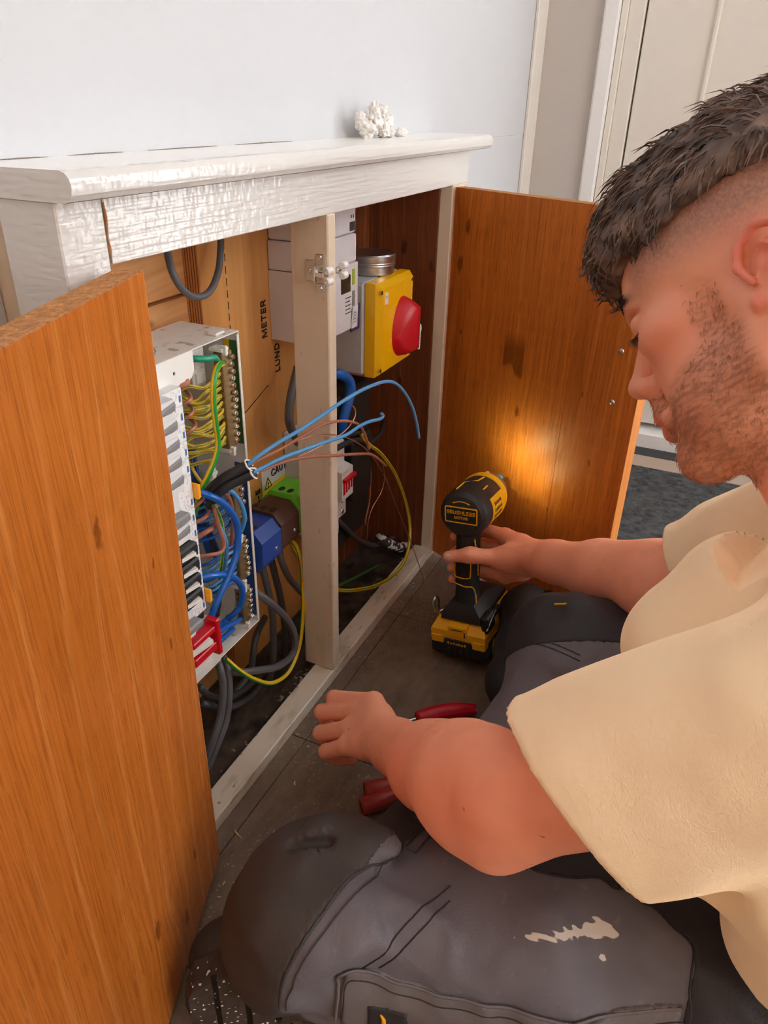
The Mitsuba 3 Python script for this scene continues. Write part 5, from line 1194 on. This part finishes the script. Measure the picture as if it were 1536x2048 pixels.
dq('belt_hook', tube([(.010, .034, -.166), (.002, .042, -.168), (-.006, .044, -.163), (-.009, .044, -.150), (-.008, .0435, -.142), (-.003, .043, -.140), (.001, .042, -.146), (.0, .041, -.166), (.002, .040, -.18)], .0026, 8, 6)[0], 'mat_steel', True)
nl = moved(trimesh.creation.icosphere(subdivisions=3, radius=1.0), np.diag([.0018, .0062, .0050]))
mat('mat_nail', srgb(236, 184, 164), 0.3)
pp('thumbnail', moved(moved(nl, rot([0, 0, 1], 8), (-.0222, .0125, -.0595)), DR, DT), 'mat_nail', label='thumbnail')
# its work light shines on the door
for i, (o_, d_, k_) in enumerate(((V(.100, .0, .034), V(.165, -.030, .048), .034), (V(.100, -.033, -.002), V(.165, -.060, .012), .018))):
    dq('work_light', moved(lathe([(0, .0), (.0028, 0), (.003, .001), (.0028, .002), (0, .0022)], 14), AX, o_ - V(.004, 0, 0) - V(0, o_[1], o_[2]) * .20), 'mat_white_core', 30)
    scene[f'driver_lamp_{i}'] = {'type': 'spot', 'to_world': T().look_at(origin=Q(*o_).tolist(), target=Q(*d_).tolist(), up=[0, 0, 1]), 'intensity': {'type': 'rgb', 'value': [c * k_ for c in GLOW]}, 'cutoff_angle': 68.0, 'beam_width': 10.0}

# ---------------------------------------------------------------- odds and ends on the floor
mat('mat_red_plastic', srgb(168, 58, 52), 0.3)
mat('mat_red_grip', srgb(190, 20, 40), 0.4)
pl = thing('pliers', 'red handled pliers lying on the floor below the left forearm', 'pliers')
for s_, pts in ((1, [(.538, -.139, .013), (.556, -.156, .013), (.585, -.176, .012), (.612, -.190, .011)]), (-1, [(.560, -.132, .012), (.575, -.150, .012), (.596, -.172, .011), (.614, -.188, .011)])):
    add(pl + '__handle', tube(pts, [.0105, .0110, .0085, .0060], 12, 6)[0], 'mat_red_plastic', True)
add(pl + '__jaws', hull([(.608 + a, -.186 - b, .005 + c) for a, b, c in ((0, 0, 0), (.012, -.010, 0), (.0, .010, 0), (.045, .026, .001), (.049, .021, .001), (0, 0, .011), (.012, -.010, .011), (.045, .024, .008))]), 'mat_steel')
sd = thing('screwdriver', 'red gripped screwdriver on the floor behind the left forearm', 'screwdriver')
add(sd + '__handle', tube([(.700, -.141, .012), (.715, -.158, .0125), (.735, -.183, .0125), (.752, -.207, .011)], [.008, .0115, .0115, .0075], 14, 5)[0], 'mat_red_grip', True)
add(sd + '__blade', tube([(.699, -.140, .011), (.655, -.088, .004)], .0028, 8, 2)[0], 'mat_steel', True)
mat('mat_shaving', srgb(206, 176, 130), 0.7)
for i, (x, y_, a) in enumerate(((.541, -.045, 40), (.450, -.023, 75), (.392, -.046, 10), (.398, -.055, 120), (.388, -.058, 60), (.377, -.050, 150), (.47, -.06, 30), (.60, -.03, 100))):
    c_, s_ = math.cos(math.radians(a)), math.sin(math.radians(a)); L_ = (.006, .012, .005, .004, .005, .004, .003, .003)[i]
    pts = [(x - c_ * L_ * .5, y_ - s_ * L_ * .5, .0006), (x - c_ * L_ * .15 - s_ * .001, y_ - s_ * L_ * .15 + c_ * .001, .0016), (x + c_ * L_ * .2, y_ + s_ * L_ * .2, .0012), (x + c_ * L_ * .5 + s_ * .001, y_ + s_ * L_ * .5, .0022)]
    add('wood_shaving', tube(pts, [.0004, .0010, .0009, .0003], 5, 4)[0], 'mat_shaving', label=('bright wood shaving on the floor left of the left hand', 'curled wood shaving on the floor near the end of the white plate', 'largest crumb of the shavings above the speckled boot', 'middle crumb of the shavings above the speckled boot', 'smallest crumb of the shavings above the speckled boot', 'leftmost crumb of the shavings above the speckled boot',
        'tiny shaving between the curled one and the knee', 'tiny shaving against the floor plate right of the white post')[i], cat='wood shaving', group='wood shavings on the floor')

# look-alikes belong together
for k, v in labels.items():
    for stem, grp in (('grey_cable', 'grey cables in the cupboard'), ('black_cable', 'black cables in the cupboard'), ('earth_cable', 'green and yellow earth cables under the terminal blocks'), ('copper_wire', 'thin copper wires behind the yellow bow'), ('terminal_block', 'coloured terminal blocks')):
        if '__' not in k and k.startswith(stem): v['group'] = grp
